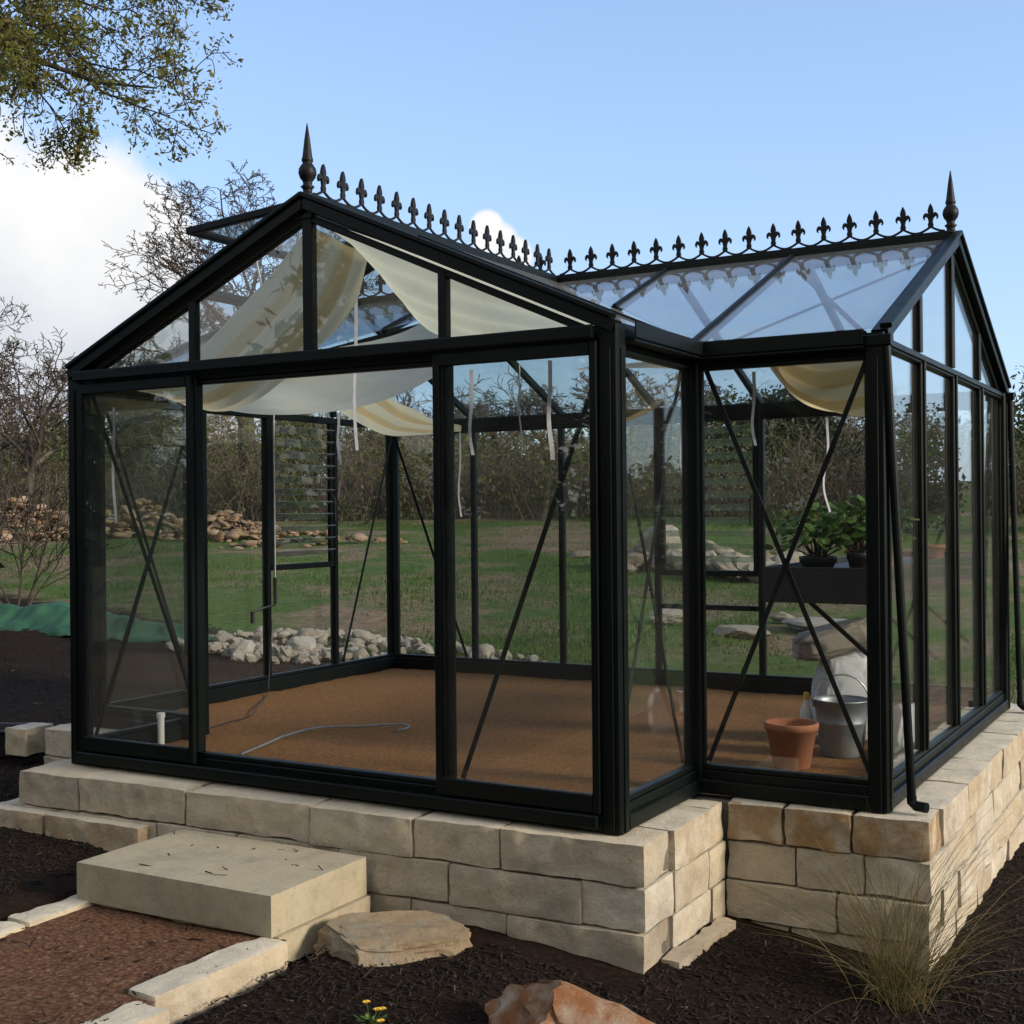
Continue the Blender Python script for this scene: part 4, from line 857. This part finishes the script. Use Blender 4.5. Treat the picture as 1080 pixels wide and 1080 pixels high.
sack('folded_sack', (3.22, 2.20, .55), (R(0), R(-14), R(25)), (.24, .13, .085), M['sack'], 'brownish translucent sack lying slumped on top of the white bag', 'sack', 7, .12)
sack('white_bag', (3.62, 1.97, .13), (R(4), R(8), R(70)), (.13, .07, .15), M['bag'], 'small slumped white bag on the floor against the right gable glass', 'bag', 11, .12, .4)
r = empty('spray_bottle', (3.055, 2.22, .012), 'white plastic bottle with a yellow cap left of the white bag', 'bottle'); bm = bmesh.new(); lathe(bm, [(.03, 0), (.034, .01), (.034, .15), (.018, .19), (.014, .2), (.014, .215)], 24); link('body', bm_mesh('body', bm), M['white_plastic'], r, smooth=True, world_coords=False)
bm = bmesh.new(); lathe(bm, [(.016, .215), (.017, .22), (.016, .245), (.01, .25)], 16); link('cap', bm_mesh('cap', bm), M['yellow'], r, world_coords=False)
bm = bmesh.new(); tube(bm, [(.125, .48, -.05), (.125, .48, .185)], .0175, 20); tube(bm, [(.125, .48, .165), (.125, .48, .19)], .022, 20); tag(link('standpipe', bm_mesh('standpipe', bm), M['white_plastic'], smooth=False), 'short white plastic standpipe rising behind the left front pane', 'pipe')
def tubeobj(name, pts, r, mat, label, cat):
    bm = bmesh.new(); P = [Vector(p) for p in pts]; out = []
    for i in range(len(P) - 1):
        p0, p1, p2, p3 = P[max(0, i - 1)], P[i], P[i + 1], P[min(len(P) - 1, i + 2)]
        for k in range(8):
            t = k / 8; out.append(.5 * ((2 * p1) + (p2 - p0) * t + (2 * p0 - 5 * p1 + 4 * p2 - p3) * t * t + (3 * p1 - p0 - 3 * p2 + p3) * t ** 3))
    tube(bm, out + [P[-1]], r, 8); return tag(link(name, bm_mesh(name, bm), mat, smooth=True), label, cat)
tubeobj('garden_hose', [(.70, .46, .026), (.62, .75, .028), (.55, .98, .026), (.56, 1.25, .03), (.72, 1.40, .026), (.90, 1.54, .03), (1.0, 1.5, .028), (1.0, 1.38, .025)], .0065, M['hose'], 'pale grey hose snaking across the reddish gravel floor', 'hose')
tubeobj('cable', [(-.68, 2.3, .5), (-.66, 2.24, .12), (-.60, 2.15, .026), (-.30, 1.7, .024), (-.08, 1.40, .026), (-.05, 1.2, .024), (.10, .85, .05)], .0035, M['black_plastic'], 'thin grey cable running from the left wall to the black box', 'cable')
bm = bmesh.new(); bar(bm, (.11, .72, .012), (.11, .72, .14), .11, .08, (0, 1, 0), .01); r = link('junction_box', bm_mesh('junction_box', bm), M['black_plastic']); tag(r, 'small black box on the floor beside the left door post', 'electrical box')
bm = bmesh.new(); bar(bm, (.11, .72, .141), (.11, .72, .152), .122, .09, (0, 1, 0), .004); link('lid', bm_mesh('lid', bm), M['black_plastic'], r)
def tub():
    bm = bmesh.new(); A = []; 
    for w, d, z in ((.15, .11, 0), (.18, .135, .15), (.195, .15, .15), (.195, .15, .17), (.17, .125, .17), (.14, .10, .02)):
        A.append([bm.verts.new((sx * w + 0, sy * d, z)) for sx, sy in ((-1, -1), (1, -1), (1, 1), (-1, 1))])
    for a, b in zip(A, A[1:]):
        for k in range(4): bm.faces.new((a[k], a[(k + 1) % 4], b[(k + 1) % 4], b[k]))
    bm.faces.new(A[0][::-1]); bm.faces.new(A[-1]); o = link('plastic_tub', bm_mesh('plastic_tub', bm), M['black_plastic']); o.location = (-1.52, .86, -.235); o.rotation_euler = (0, 0, R(25)); tag(o, 'dark rectangular plastic tub on the mulch left of the greenhouse', 'tub')
    b = o.modifiers.new('b', 'BEVEL'); b.width = .012; b.segments = 2
tub()

# ------------------------------------------------------------------ plants
def tubes_np(polys, rads, sides):
    P = np.asarray(polys, float); Rr = np.asarray(rads, float); N, K, _ = P.shape
    d = np.gradient(P, axis=1); d /= np.linalg.norm(d, axis=2, keepdims=True) + 1e-9
    ref = np.where(np.abs(d[:, :1, 2:3]) > .8, np.array([1., 0, 0]), np.array([0, 0, 1.])); u = np.cross(d, np.broadcast_to(ref, d.shape)); u /= np.linalg.norm(u, axis=2, keepdims=True) + 1e-9; s = np.cross(d, u)
    a = np.arange(sides) * 2 * np.pi / sides
    V = P[:, :, None, :] + (u[:, :, None, :] * np.cos(a)[None, None, :, None] + s[:, :, None, :] * np.sin(a)[None, None, :, None]) * Rr[:, :, None, None]
    idx = np.arange(N * K * sides).reshape(N, K, sides); nx = np.roll(idx, -1, axis=2)
    return V.reshape(-1, 3), np.stack([idx[:, :-1], nx[:, :-1], nx[:, 1:], idx[:, 1:]], -1).reshape(-1, 4)
class Tubes:
    def __init__(self): self.g = {}
    def add(self, poly, rad, sides): self.g.setdefault((len(poly), sides), ([], []))[0].append(poly); self.g[(len(poly), sides)][1].append(rad)
    def mesh(self, name, seed=0):
        Vs, Qs, T, o = [], [], [], 0; rng = np.random.default_rng(seed)
        for (k, s), (p, r) in self.g.items():
            V, Q = tubes_np(p, r, s); Vs.append(V); Qs.append(Q + o); o += len(V); T.append(np.repeat(rng.random(len(p)), (k - 1) * s))
        return np_mesh(name, np.concatenate(Vs), np.concatenate(Qs), None, np.concatenate(T))
def grow(T, rs, p, d, L, r, lvl, maxl, cfg, tips, trunk=None):
    n = (7, 6, 5, 4, 4, 3)[min(lvl, 5)]; pts = [p.copy()]; rad = [r]; cur = p.copy(); d = d.normalized(); wand = cfg['wander'][min(lvl, len(cfg['wander']) - 1)]
    for i in range(n):
        d = (d + Vector((rs.gauss(0, wand), rs.gauss(0, wand), rs.gauss(0, wand) + cfg['up'][min(lvl, len(cfg['up']) - 1)]))).normalized(); cur = cur + d * (L / n); pts.append(cur.copy()); rad.append(r * (1 - .72 * (i + 1) / n) if lvl else r * (1 - .86 * ((i + 1) / n) ** 1.2))
    (trunk if (lvl == 0 and trunk is not None) else T).add(pts, [max(q, cfg['rmin']) for q in rad], (9, 7, 5, 4, 3, 3)[min(lvl, 5)])
    if lvl >= maxl: tips.append((pts[-1], d)); tips.append((pts[-2], d)); return
    kids = cfg['kids'][lvl]
    for k in range(kids):
        t = cfg['start'][min(lvl, len(cfg['start']) - 1)] + (1 - cfg['start'][min(lvl, len(cfg['start']) - 1)]) * (k + rs.random()) / kids; f = t * n; i = min(n - 1, int(f)); q = pts[i].lerp(pts[i + 1], f - i); dd = (pts[i + 1] - pts[i]).normalized()
        ax = dd.orthogonal().normalized(); ax = Matrix.Rotation(k * 2.4 + rs.uniform(-.6, .6), 3, dd) @ ax; ang = R(rs.uniform(*cfg['angle'])); nd = (Matrix.Rotation(ang, 3, ax) @ dd)
        grow(T, rs, q, nd, L * cfg['ratio'][min(lvl, len(cfg['ratio']) - 1)] * rs.uniform(.7, 1.15) * (1.15 - .45 * t), max(cfg['rmin'], rad[i] * cfg['rr'] * rs.uniform(.75, 1)), lvl + 1, maxl, cfg, tips, trunk)
BARE = dict(wander=[.10, .20, .24, .28, .3], up=[.05, .10, .07, .04, .03], kids=[8, 7, 6, 6, 3], start=[.35, .25, .2, .15], angle=(32, 68), ratio=[.75, .55, .52, .5], rr=.62, rmin=.007)
def leaf_quads(points, n, spread, size, seed, droop=0.0, tint_fn=None):
    rng = np.random.default_rng(seed); P = np.repeat(np.asarray(points, float), n, axis=0); N = len(P); P = P + rng.normal(0, spread, (N, 3)) * np.array([1, 1, .75]); a = rng.normal(0, 1, (N, 3)); a[:, 2] -= droop; a /= np.linalg.norm(a, axis=1)[:, None]; b = np.cross(a, rng.normal(0, 1, (N, 3))); b /= np.linalg.norm(b, axis=1)[:, None]
    s = (size * rng.lognormal(0, .3, N))[:, None]; V = np.stack([P - a * s, P + b * s * .42, P + a * s, P - b * s * .42], 1).reshape(-1, 3); Q = np.arange(N * 4).reshape(N, 4); grp = np.repeat(rng.random(len(points)), n)
    return V, Q, np.clip(.5 * grp + .5 * rng.random(N), 0, 1)
def bare_tree(loc, h, seed, label, lean=(0, 0), r=None, group=None, maxl=4, cfg=BARE, rmin=None, wide=1.0, pale=False):
    rs = random.Random(seed); root = empty('bare_tree', loc, label, 'tree', group); T, K, tips = Tubes(), Tubes(), []; c = dict(cfg)
    if rmin: c['rmin'] = rmin
    grow(T, rs, Vector((0, 0, -.1)), Vector((lean[0], lean[1], 1)), h * .55, r or h * .022, 0, maxl, c, tips, K)
    a = link('trunk', K.mesh('trunk'), M['bark'], root, smooth=True, world_coords=False); b = link('crown', T.mesh('crown', seed), M['twig'] if pale else M['treetwig'], root, smooth=True, world_coords=False); b.scale = a.scale = (wide, wide, 1); return root
bare_tree(place(268, 38), 12.8, 11, 'tall bare oak rising behind the left of the greenhouse against the white cloud', (.12, -.05), .27, rmin=.009, wide=1.3, maxl=5)
bare_tree(place(30, 33), 6.6, 12, 'dark crooked bare tree at the left edge beside the rubble', (.05, 0), .16, rmin=.009, wide=1.2)
bare_tree(place(128, 45), 7.4, 13, 'smaller bare tree right of the crooked one, seen above the left eave', (0, 0), .16, rmin=.012, wide=1.2)
bare_tree(place(-70, 36), 8.0, 14, 'bare tree reaching in from outside the left edge of the photo', (.25, 0), .2, rmin=.010)
GB = 'bare trees in the brush behind the greenhouse'
for i, (px, D, h) in enumerate(((190, 52, 8), (330, 50, 6.8), (405, 44, 5.6), (470, 50, 7), (540, 47, 6.4), (600, 52, 7.4), (650, 45, 6.2), (705, 50, 7), (760, 47, 5.8), (880, 52, 6.2), (950, 50, 5.4), (75, 55, 7.5), (5, 50, 7))):
    bare_tree(place(px, D), h * .95, 30 + i, 'grey leafless tree standing in the brush line behind the field', (random.Random(i).uniform(-.1, .1), 0), None, GB, 3 if i % 2 else 4, rmin=.012, wide=1.3, pale=True)

def leafy_tree(name, loc, h, seed, label, mat, cfg, leaf=.07, n=14, spread=.22, maxl=3, r=None, shape=None, group=None):
    rs = random.Random(seed); root = empty(name, loc, label, 'tree', group); T, K, tips = Tubes(), Tubes(), []
    grow(T, rs, Vector((0, 0, -.1)), Vector((0, 0, 1)), h * (.55 if cfg is not CONE else .95), r or h * .03, 0, maxl, cfg, tips, K)
    link('trunk', K.mesh('trunk'), M['darkbark'], root, smooth=True, world_coords=False); link('limbs', T.mesh('limbs', seed), M['twig'], root, world_coords=False)
    V, Q, t = leaf_quads([p for p, d in tips], n, spread, leaf, seed); link('crown', np_mesh('crown', V, Q, None, t), mat, root, world_coords=False); return root
BUSHY = dict(wander=[.10, .18, .22, .25], up=[.05, .07, .05, .02], kids=[9, 7, 6, 4], start=[.2, .2, .2], angle=(35, 75), ratio=[.7, .55, .5], rr=.6, rmin=.012)
CONE = dict(wander=[.03, .10, .15, .2], up=[.05, .03, .0, .0], kids=[34, 9, 5, 3], start=[.08, .15, .2], angle=(65, 92), ratio=[.30, .42, .4], rr=.4, rmin=.01)
leafy_tree('live_oak', at_d(1118, 541, 30) * 1.0 + Vector((0, 0, 0)) - Vector((0, 0, .9)), 6.4, 51, 'olive green live oak at the right edge behind the greenhouse', M['oliveleaf'], BUSHY, .07, 12, .26)
p = place(832, 40); leafy_tree('juniper', p, 5.2, 52, 'dark green juniper seen through the right front bay above the stone heap', M['evergreen'], BUSHY, .075, 14, .25)
p = place(790, 42); leafy_tree('live_oak', p, 4.6, 53, 'small olive tree left of the dark juniper behind the right front bay', M['oliveleaf'], BUSHY, .07, 9, .3)
p = place(140, 46); leafy_tree('live_oak', p, 4.8, 54, 'rounded yellowish green tree seen through the left front pane', M['oliveleaf'], BUSHY, .075, 12, .3)
p = place(300, 56); leafy_tree('live_oak', p, 5.0, 55, 'green tree beyond the louvre window in the left wall', M['oliveleaf'], BUSHY, .08, 10, .35)
# trees further to the right, outside the frame, seen mirrored in the right gable glass
for i, (x, y, h, nm, m, cf) in enumerate(((9.6, 29, 3.3, 'juniper', 'evergreen', CONE), (12.4, 31, 2.2, 'juniper', 'evergreen', BUSHY), (7.4, 31, 2.0, 'juniper', 'evergreen', BUSHY), (15.5, 30, 2.5, 'live_oak', 'oliveleaf', BUSHY), (5.4, 35, 2.2, 'juniper', 'evergreen', BUSHY))):
    lab = ('pointed dark conifer mirrored in the middle of the right gable glass', 'bushy dark juniper mirrored at the far end of the right gable glass', 'low dark juniper mirrored left of the pointed conifer in the gable glass', 'olive live oak off to the right beyond the conifer', 'low juniper at the field edge just right of the greenhouse')[i]
    leafy_tree(nm, (x, y, ground_z(x, y)), h, 60 + i, lab, M[m], cf, .07, 10, .16 if cf is CONE else .26, 2 if cf is CONE else 3)

# live oaks behind the photographer, mirrored in the front glass and shading the front
proto = leafy_tree('live_oak', (-9.5, -17.5, ground_z(-9.5, -17.5)), 9.5, 70, 'large dark live oak at the edge of the clearing, seen only mirrored in the glass', M['evergreen'], BUSHY, .17, 16, .5, group='live oaks round the clearing')
for x, y, k, a in ((-17, -13, 1.05, 1), (-3, -20, 1.1, 2), (3.5, -21, 1.0, 3), (-25, -9, 1.1, 4), (-14, -24, 1.25, 5), (9.5, -19, 1.05, 1.7), (-32, -2, 1.1, 2.6), (15, -15, .9, 5.2), (30, 8, .75, 1.2), (33, 16, .7, 3), (29, -1, .7, 4), (34, 25, .75, .5), (27, -9, .8, 2.2), (38, 34, .7, 5), *[(CAM.x + q * math.sin(R(a)), CAM.y + q * math.cos(R(a)), .62 + .02 * (a % 7), a) for a, q in ((24, 46), (28, 41), (31, 44), (36, 39), (41, 43), (46, 40), (51, 42))]):
    c = proto.copy(); COL.objects.link(c); c.location = (x, y, ground_z(x, y)); c.rotation_euler = (0, 0, a); c.scale = (k, k, k)
    for ch in proto.children: d = ch.copy(); COL.objects.link(d); d.parent = c
# brush: the thicket along the far edge of the field, one mass of stems
def thicket():
    rs = random.Random(77); rng = np.random.default_rng(77); P3, R3 = [], []; LV = []
    for i in range(500):
        px = rs.uniform(-90, 1380); D = rs.uniform(35, 50); base = place(px, D); lo = 1.4 if px > 420 else 1.1; hh = rs.uniform(lo, 3.2) * (1.0 if px > 240 else .85)
        v = noise.noise((px * .011, D * .05, 5)) + .5 * noise.noise((px * .04, D * .1, 9)); hh *= max(.35, min(1.5, .85 + v))
        if v < -.28: continue
        if px > 1000: hh *= .55
        for s in range(26):
            a = rs.uniform(0, 6.283); d = Vector((math.cos(a) * .38, math.sin(a) * .38, 1)).normalized(); b = base + Vector((rs.gauss(0, .35), rs.gauss(0, .35), 0)); L = hh * rs.uniform(.5, 1.05); pts = [b]
            for k in range(4): d = (d + Vector((rs.gauss(0, .16), rs.gauss(0, .16), rs.gauss(0, .06)))).normalized(); pts.append(pts[-1] + d * L / 4)
            r0 = rs.uniform(.012, .022); P3.append([tuple(q) for q in pts]); R3.append([r0, r0 * .9, r0 * .75, r0 * .6, r0 * .35])
            for k in (1, 2, 3, 3):
                q = pts[k].lerp(pts[k + 1], rs.random()); d2 = Vector((rs.gauss(0, 1), rs.gauss(0, 1), rs.uniform(.1, 1.2))).normalized(); l2 = L * rs.uniform(.12, .3); mid = q + d2 * l2 * .5 + Vector((0, 0, .03)); e = mid + (d2 + Vector((rs.gauss(0, .4), rs.gauss(0, .4), rs.gauss(0, .3)))).normalized() * l2 * .5
                P3.append([tuple(q), tuple(q.lerp(mid, .5)), tuple(mid), tuple(mid.lerp(e, .5)), tuple(e)]); R3.append([.009, .008, .008, .007, .006])
    V, Q = tubes_np(P3, R3, 3); t = np.repeat(rng.random(len(P3)), 4 * 3)
    tag(link('brush_thicket', np_mesh('brush_thicket', V, Q, None, t), M['twig']), 'grey brown thicket of bare brush along the far edge of the field', 'thicket', kind='stuff')
    pts = []
    for i in range(2150):
        px = rs.uniform(-90, 1380); D = rs.uniform(33, 56); b = place(px, D); g = noise.noise((px * .012, D * .1, 0))
        if g < -.02: continue
        pts.append((b.x, b.y, b.z + rs.uniform(.2, 2.6)))
    V, Q, t = leaf_quads(pts, 46, .42, .075, 5); tag(link('evergreen_brush', np_mesh('evergreen_brush', V, Q, None, t), M['oliveleaf']), 'dull olive evergreen brush mixed through the bare thicket', 'brush', kind='stuff')
thicket()
def understory():
    rs = random.Random(79); pts = []
    for i in range(2600):
        az = rs.uniform(128, 318) if i % 5 < 3 else rs.uniform(17, 112); q = rs.uniform(19, 30) if i % 5 < 3 else rs.uniform(39, 48)
        x, y = CAM.x + q * math.sin(R(az)), CAM.y + q * math.cos(R(az))
        if (Vector((x, y, 0)) - CAM).dot(FW) > 0 and abs((Vector((x, y, 0)) - CAM).dot(RT)) < .47 * (Vector((x, y, 0)) - CAM).dot(FW): continue
        pts.append((x, y, ground_z(x, y) + (1 if i % 5 < 3 else .6) * rs.uniform(.1, 2.9 + noise.noise((x * .3, y * .3, 0)))))
    V, Q, t = leaf_quads(pts, 34, .5, .16, 9); tag(link('understory_brush', np_mesh('understory_brush', V, Q, None, t), M['evergreen']), 'dark brush under the oaks round the clearing, seen mirrored in the glass', 'brush', kind='stuff')
understory()
def far_wood():
    """the woodland behind the thicket, massed"""
    rs = random.Random(78); pts = []; T = Tubes()
    for i in range(2600):
        px = rs.uniform(-260, 1500); D = rs.uniform(62, 95); b = place(px, D); top = 2.6 + 1.6 * noise.noise((px * .01, 3, 0)) + .8 * noise.noise((px * .04, 8, 0))
        pts.append((b.x, b.y, b.z + top * rs.random() ** .7))
    V, Q, t = leaf_quads(pts, 26, .55, .14, 6); tag(link('far_woods', np_mesh('far_woods', V, Q, None, t), M['weed']), 'low brown grey winter woods closing the horizon behind the brush', 'woods', kind='stuff')
far_wood()

# the oak whose bough hangs into the upper left corner
def overhang():
    root = empty('oak_tree', at_d(-420, 700, 9.5), 'budding oak whose leafy bough hangs into the upper left corner', 'tree'); o = wm(root).translation; rs = random.Random(5); T, K, tips = Tubes(), Tubes(), []
    gz = ground_z(o.x, o.y); base = Vector((o.x, o.y, gz - .1)); root.location = base
    top = at_d(-300, -60, 9.3); K.add([base, base + Vector((.1, .1, 1.2)), base.lerp(top, .55) + Vector((-.2, 0, 0)), base.lerp(top, .8), top, top + Vector((.2, .3, 1.6))], [.34, .28, .24, .2, .15, .05], 12)
    cfg = dict(wander=[.14, .22, .28, .32], up=[-.02, -.05, -.06, -.05], kids=[9, 7, 5, 4], start=[.25, .15, .15], angle=(25, 62), ratio=[.40, .5, .5], rr=.5, rmin=.0035)
    limbs = [((-300, -60), (225, 15), .06), ((-280, -20), (170, 85), .05), ((-300, 20), (45, 120), .05), ((-260, -110), (120, -40), .05), ((-290, 40), (-20, 175), .04), ((-240, -60), (90, 60), .04)]
    for (a, b, r) in limbs:
        A = at_d(*a, 9.3); B = at_d(*b, 9.3 + rs.uniform(-.5, .5)); d = B - A; grow(T, rs, A, d + Vector((0, 0, .12 * d.length)), d.length * .98, r, 0, 3, cfg, tips)
    link('trunk', K.mesh('trunk'), M['darkbark'], root, smooth=True); link('boughs', T.mesh('boughs', 3), M['darkbark'], root, smooth=True)
    V, Q, t = leaf_quads([p for p, d in tips], 8, .045, .019, 8, .5); link('foliage', np_mesh('foliage', V, Q, None, t), M['oakleaf'], root)
overhang()

# bunch grass at the right front, flowers, weeds
def bunch_grass():
    rs = random.Random(21); c = Vector((3.93, .42, 0)); c.z = ground_z(c.x, c.y); P, Rr = [], []; T = Tubes()
    root = empty('bunch_grass', c, 'wispy green and straw coloured bunch grass before the right wall corner', 'ornamental grass')
    for i in range(300):
        a = rs.uniform(0, 6.283); ln = abs(rs.gauss(0, .42)); L = rs.uniform(.25, .86); d = Vector((math.cos(a) * ln, math.sin(a) * ln, 1)).normalized(); b = Vector((rs.gauss(0, .05), rs.gauss(0, .05), -.01)); pts = [b]
        for k in range(5): d = (d + Vector((math.cos(a) * .10, math.sin(a) * .10, -.09 * (1 + ln)))).normalized(); pts.append(pts[-1] + d * L / 5)
        r = rs.uniform(.0008, .0016); T.add([tuple(q) for q in pts], [r, r, r * .9, r * .75, r * .5, r * .2], 3)
    link('blades', T.mesh('blades', 4), M['drygrass'], root, world_coords=False)
bunch_grass()
def flower():
    p = at_z(392, 1082, ground_z(2.6, -1.05) + .0); root = empty('yellow_flower', p, 'low plant with small yellow flowers at the bottom edge of the photo', 'flower'); rs = random.Random(2); bs = bmesh.new(); V, Q, tn = [], [], []
    for k, (dx, dy, h) in enumerate(((-.02, .0, .07), (.035, .01, .055), (.0, .03, .04), (.05, -.02, .03))):
        tube(bs, [(0, 0, 0), (dx * .6, dy * .6, h * .6), (dx, dy, h)], .002, 5); bf = bmesh.new()
        for j in range(9):
            a = j * .698; ring = [(0, 0, .004), (.009 * math.cos(a - .3), .009 * math.sin(a - .3), .006), (.014 * math.cos(a), .014 * math.sin(a), .003), (.009 * math.cos(a + .3), .009 * math.sin(a + .3), .006)]; prism(bf, [(dx + x, dy + y, h + z) for x, y, z in ring], (0, 0, 1), .0012)
        link('blossom', bm_mesh('blossom', bf), M['yellow'], root, world_coords=False)
    for j in range(36):
        a = rs.uniform(0, 6.28); r = rs.uniform(.01, .06); c = Vector((r * math.cos(a), r * math.sin(a), rs.uniform(.004, .03))); u = Vector((math.cos(a), math.sin(a), .3)).normalized(); w = u.cross(Vector((0, 0, 1))).normalized(); o = len(V); V += [c - u * .012, c + w * .005, c + u * .014, c - w * .005]; Q.append((o, o + 1, o + 2, o + 3)); tn.append(rs.random())
    link('stems', bm_mesh('stems', bs), M['plantleaf'], root, world_coords=False); link('leaves', np_mesh('leaves', V, Q, None, tn), M['plantleaf'], root, world_coords=False)
flower()
def weed_shrub(px, D, h, seed, label):
    rs = random.Random(seed); T, tips = Tubes(), []; loc = place(px, D); root = empty('dry_shrub', loc, label, 'shrub')
    cfg = dict(wander=[.10, .16, .2], up=[.04, .04, .03], kids=[7, 5, 3], start=[.2, .2], angle=(18, 42), ratio=[.55, .5], rr=.55, rmin=.006)
    for k in range(7): grow(T, rs, Vector((rs.gauss(0, .06), rs.gauss(0, .06), 0)), Vector((rs.gauss(.25, .35), rs.gauss(0, .35), 1)), h * rs.uniform(.6, 1.1), .012, 0, 2, cfg, tips)
    link('stems', T.mesh('stems', seed), M['treetwig'], root, world_coords=False)
weed_shrub(20, 16, 1.9, 5, 'leaning leafless shrub of thin brown stems left of the greenhouse')

# ------------------------------------------------------------------ rock heaps in the field
def heap(name, group, label, cat, mat, centers, variants, n, size, seed, flat):
    rs = random.Random(seed); protos = [boulder_mesh(name, seed * 10 + k, (1, rs.uniform(.6, .9), rs.uniform(.4, .75)), flat, .26, 3, .6, .1, .09) for k in range(variants)]
    for me in protos: me.materials.append(mat)
    for i in range(n):
        cx, cy, rx, ry, hz = centers[rs.randrange(len(centers))] if len(centers) > 1 else centers[0]; a = rs.uniform(0, 6.283); q = rs.random() ** .55; x = cx + rx * q * math.cos(a); y = cy + ry * q * math.sin(a); s = size * rs.lognormvariate(0, .32)
        o = link(name, protos[i % variants], None); o.location = (x, y, ground_z(x, y) + hz * (1 - q) * rs.uniform(.75, 1.0) + s * .28); o.rotation_euler = (rs.gauss(0, .35), rs.gauss(0, .35), rs.uniform(0, 6.28)); o.scale = (s, s, s); tag(o, label, cat, group)
heap('river_stone', 'river stones heaped behind the left wall', 'rounded pale river stone in the heap outside the left greenhouse wall', 'stone', M['riverstone'], [(*on_ground(px, py).xy, rx, ry, hz) for px, py, rx, ry, hz in ((235, 684, .7, .5, .08), (275, 680, .8, .65, .12), (320, 682, .8, .7, .14), (365, 684, .8, .6, .12), (420, 690, .8, .45, .08), (300, 695, .7, .4, .06), (350, 695, .6, .35, .06), (500, 695, .8, .25, .03))], 9, 298, .075, 3, 1)
pr = on_ground(735, 606); heap('field_boulder', 'boulders piled in the field behind the right bay', 'weathered grey limestone boulder in the pile out in the field', 'boulder', M['fieldstone'], [(pr.x, pr.y, 1.5, .6, .38), (pr.x - .7, pr.y + .2, .8, .4, .33), (pr.x + .9, pr.y - .2, 1.0, .5, .2)], 7, 95, .19, 4, 1)
for i, (px, py, sx, sy, lab) in enumerate(((874, 664, .62, .30, 'long flat grey slab lying in the grass behind the white bag'), (778, 672, .42, .24, 'low pale rock slab in the grass left of the long flat one'), (825, 655, .16, .1, 'small stone in the grass between two flat slabs'), (708, 655, .35, .25, 'flat pale rock in the grass seen beside the right corner post'), (615, 588, .3, .2, 'lone pale flat rock at the left foot of the boulder pile'))):
    q = on_ground(px, py); o = link('field_rock', boulder_mesh('field_rock', 40 + i, (sx, sy, .1 if i != 2 else .07), 1, .2, 4, .5, .1), M['fieldstone'], loc=(q.x, q.y, q.z + .04)); o.rotation_euler = (0, 0, -.5 + .2 * i); tag(o, lab, 'rock')
def rubble():
    rs = random.Random(31); B = Blocks(); protos = []
    for k in range(6):
        me = boulder_mesh('r', 200 + k, (1, rs.uniform(.6, .9), rs.uniform(.22, .5)), 1, .2, 2, .5, .2); protos.append(([v.co.copy() for v in me.vertices], [list(p.vertices) for p in me.polygons]))
    V, F, tn = [], [], []; 
    for px, D, rx, ry, hz, n in ((20, 30, 2.2, 1.4, 1.0, 480), (95, 30, 1.5, 1.2, .9, 340), (150, 31, 1.7, 1.2, .9, 360), (235, 29, 1.5, .9, .7, 320), (290, 29, 1.5, .6, .35, 110), (330, 27, 2.0, .5, .2, 70), (-40, 31, 2, 1.4, 1.1, 130)):
        c = place(px, D)
        for i in range(n):
            a = rs.uniform(0, 6.28); q = rs.random() ** .6; off = RT * rx * q * math.cos(a) + FW * ry * q * math.sin(a); x, y = c.x + off.x, c.y + off.y; s = .078 * rs.lognormvariate(0, .55); o = len(V); P, Fc = protos[rs.randrange(6)]
            m = Matrix.Translation((x, y, ground_z(x, y) + hz * (1 - q) * rs.uniform(.7, 1) + .02)) @ Matrix.Rotation(rs.uniform(0, 6.28), 4, 'Z') @ Matrix.Rotation(rs.gauss(0, .5), 4, 'X') @ Matrix.Scale(s, 4)
            V += [tuple(m @ p) for p in P]; F += [[o + j for j in f] for f in Fc]; tn += [rs.betavariate(1.5, 1.6)] * len(Fc)
    me = np_mesh('stone_rubble', V, None, F, tn); a = me.attributes.new('stain', 'FLOAT', 'FACE'); a.data.foreach_set('value', np.full(len(F), .5, np.float32)); tag(link('stone_rubble', me, M['rubble'], smooth=True), 'bank of broken flagstone rubble across the field on the left', 'rubble', kind='stuff')
rubble()
def tarp():
    path = [on_ground(*q) for q in ((-120, 648), (0, 660), (60, 664), (120, 670), (190, 676), (225, 678))]; V, Q = [], []; n, k = 140, 16; L = len(path) - 1
    for i in range(n + 1):
        t = i / n * L; j = min(L - 1, int(t)); c = path[j].lerp(path[j + 1], t - j); fade = 1 - .75 * sstep(.45, 1.0, i / n)
        for m in range(k + 1):
            s = m / k; w = 1.5 * (s - .35) * fade; pt = Vector((c.x, c.y, 0)) + Vector((-.35, .93, 0)) * w; z = ground_z(pt.x, pt.y, False) + .015 + .22 * fade * math.exp(-((s - .45) / .24) ** 2) * (1 + .25 * noise.noise((c.x * 1.2, 0, 0))) + (.09 * noise.noise((c.x * 2.1, s * 5, 1)) + .05 * noise.noise((c.x * 6, c.y * 6 + s * 9, 4))) * fade; V.append((pt.x, pt.y, z))
    for i in range(n):
        for m in range(k): Q.append((i * (k + 1) + m, i * (k + 1) + m + 1, (i + 1) * (k + 1) + m + 1, (i + 1) * (k + 1) + m))
    o = link('ground_tarp', np_mesh('ground_tarp', V, Q), M['tarp'], smooth=True); md = o.modifiers.new('t', 'SOLIDIFY'); md.thickness = .006; tag(o, 'rumpled green fabric sheet over a low berm at the left', 'tarp')
tarp()
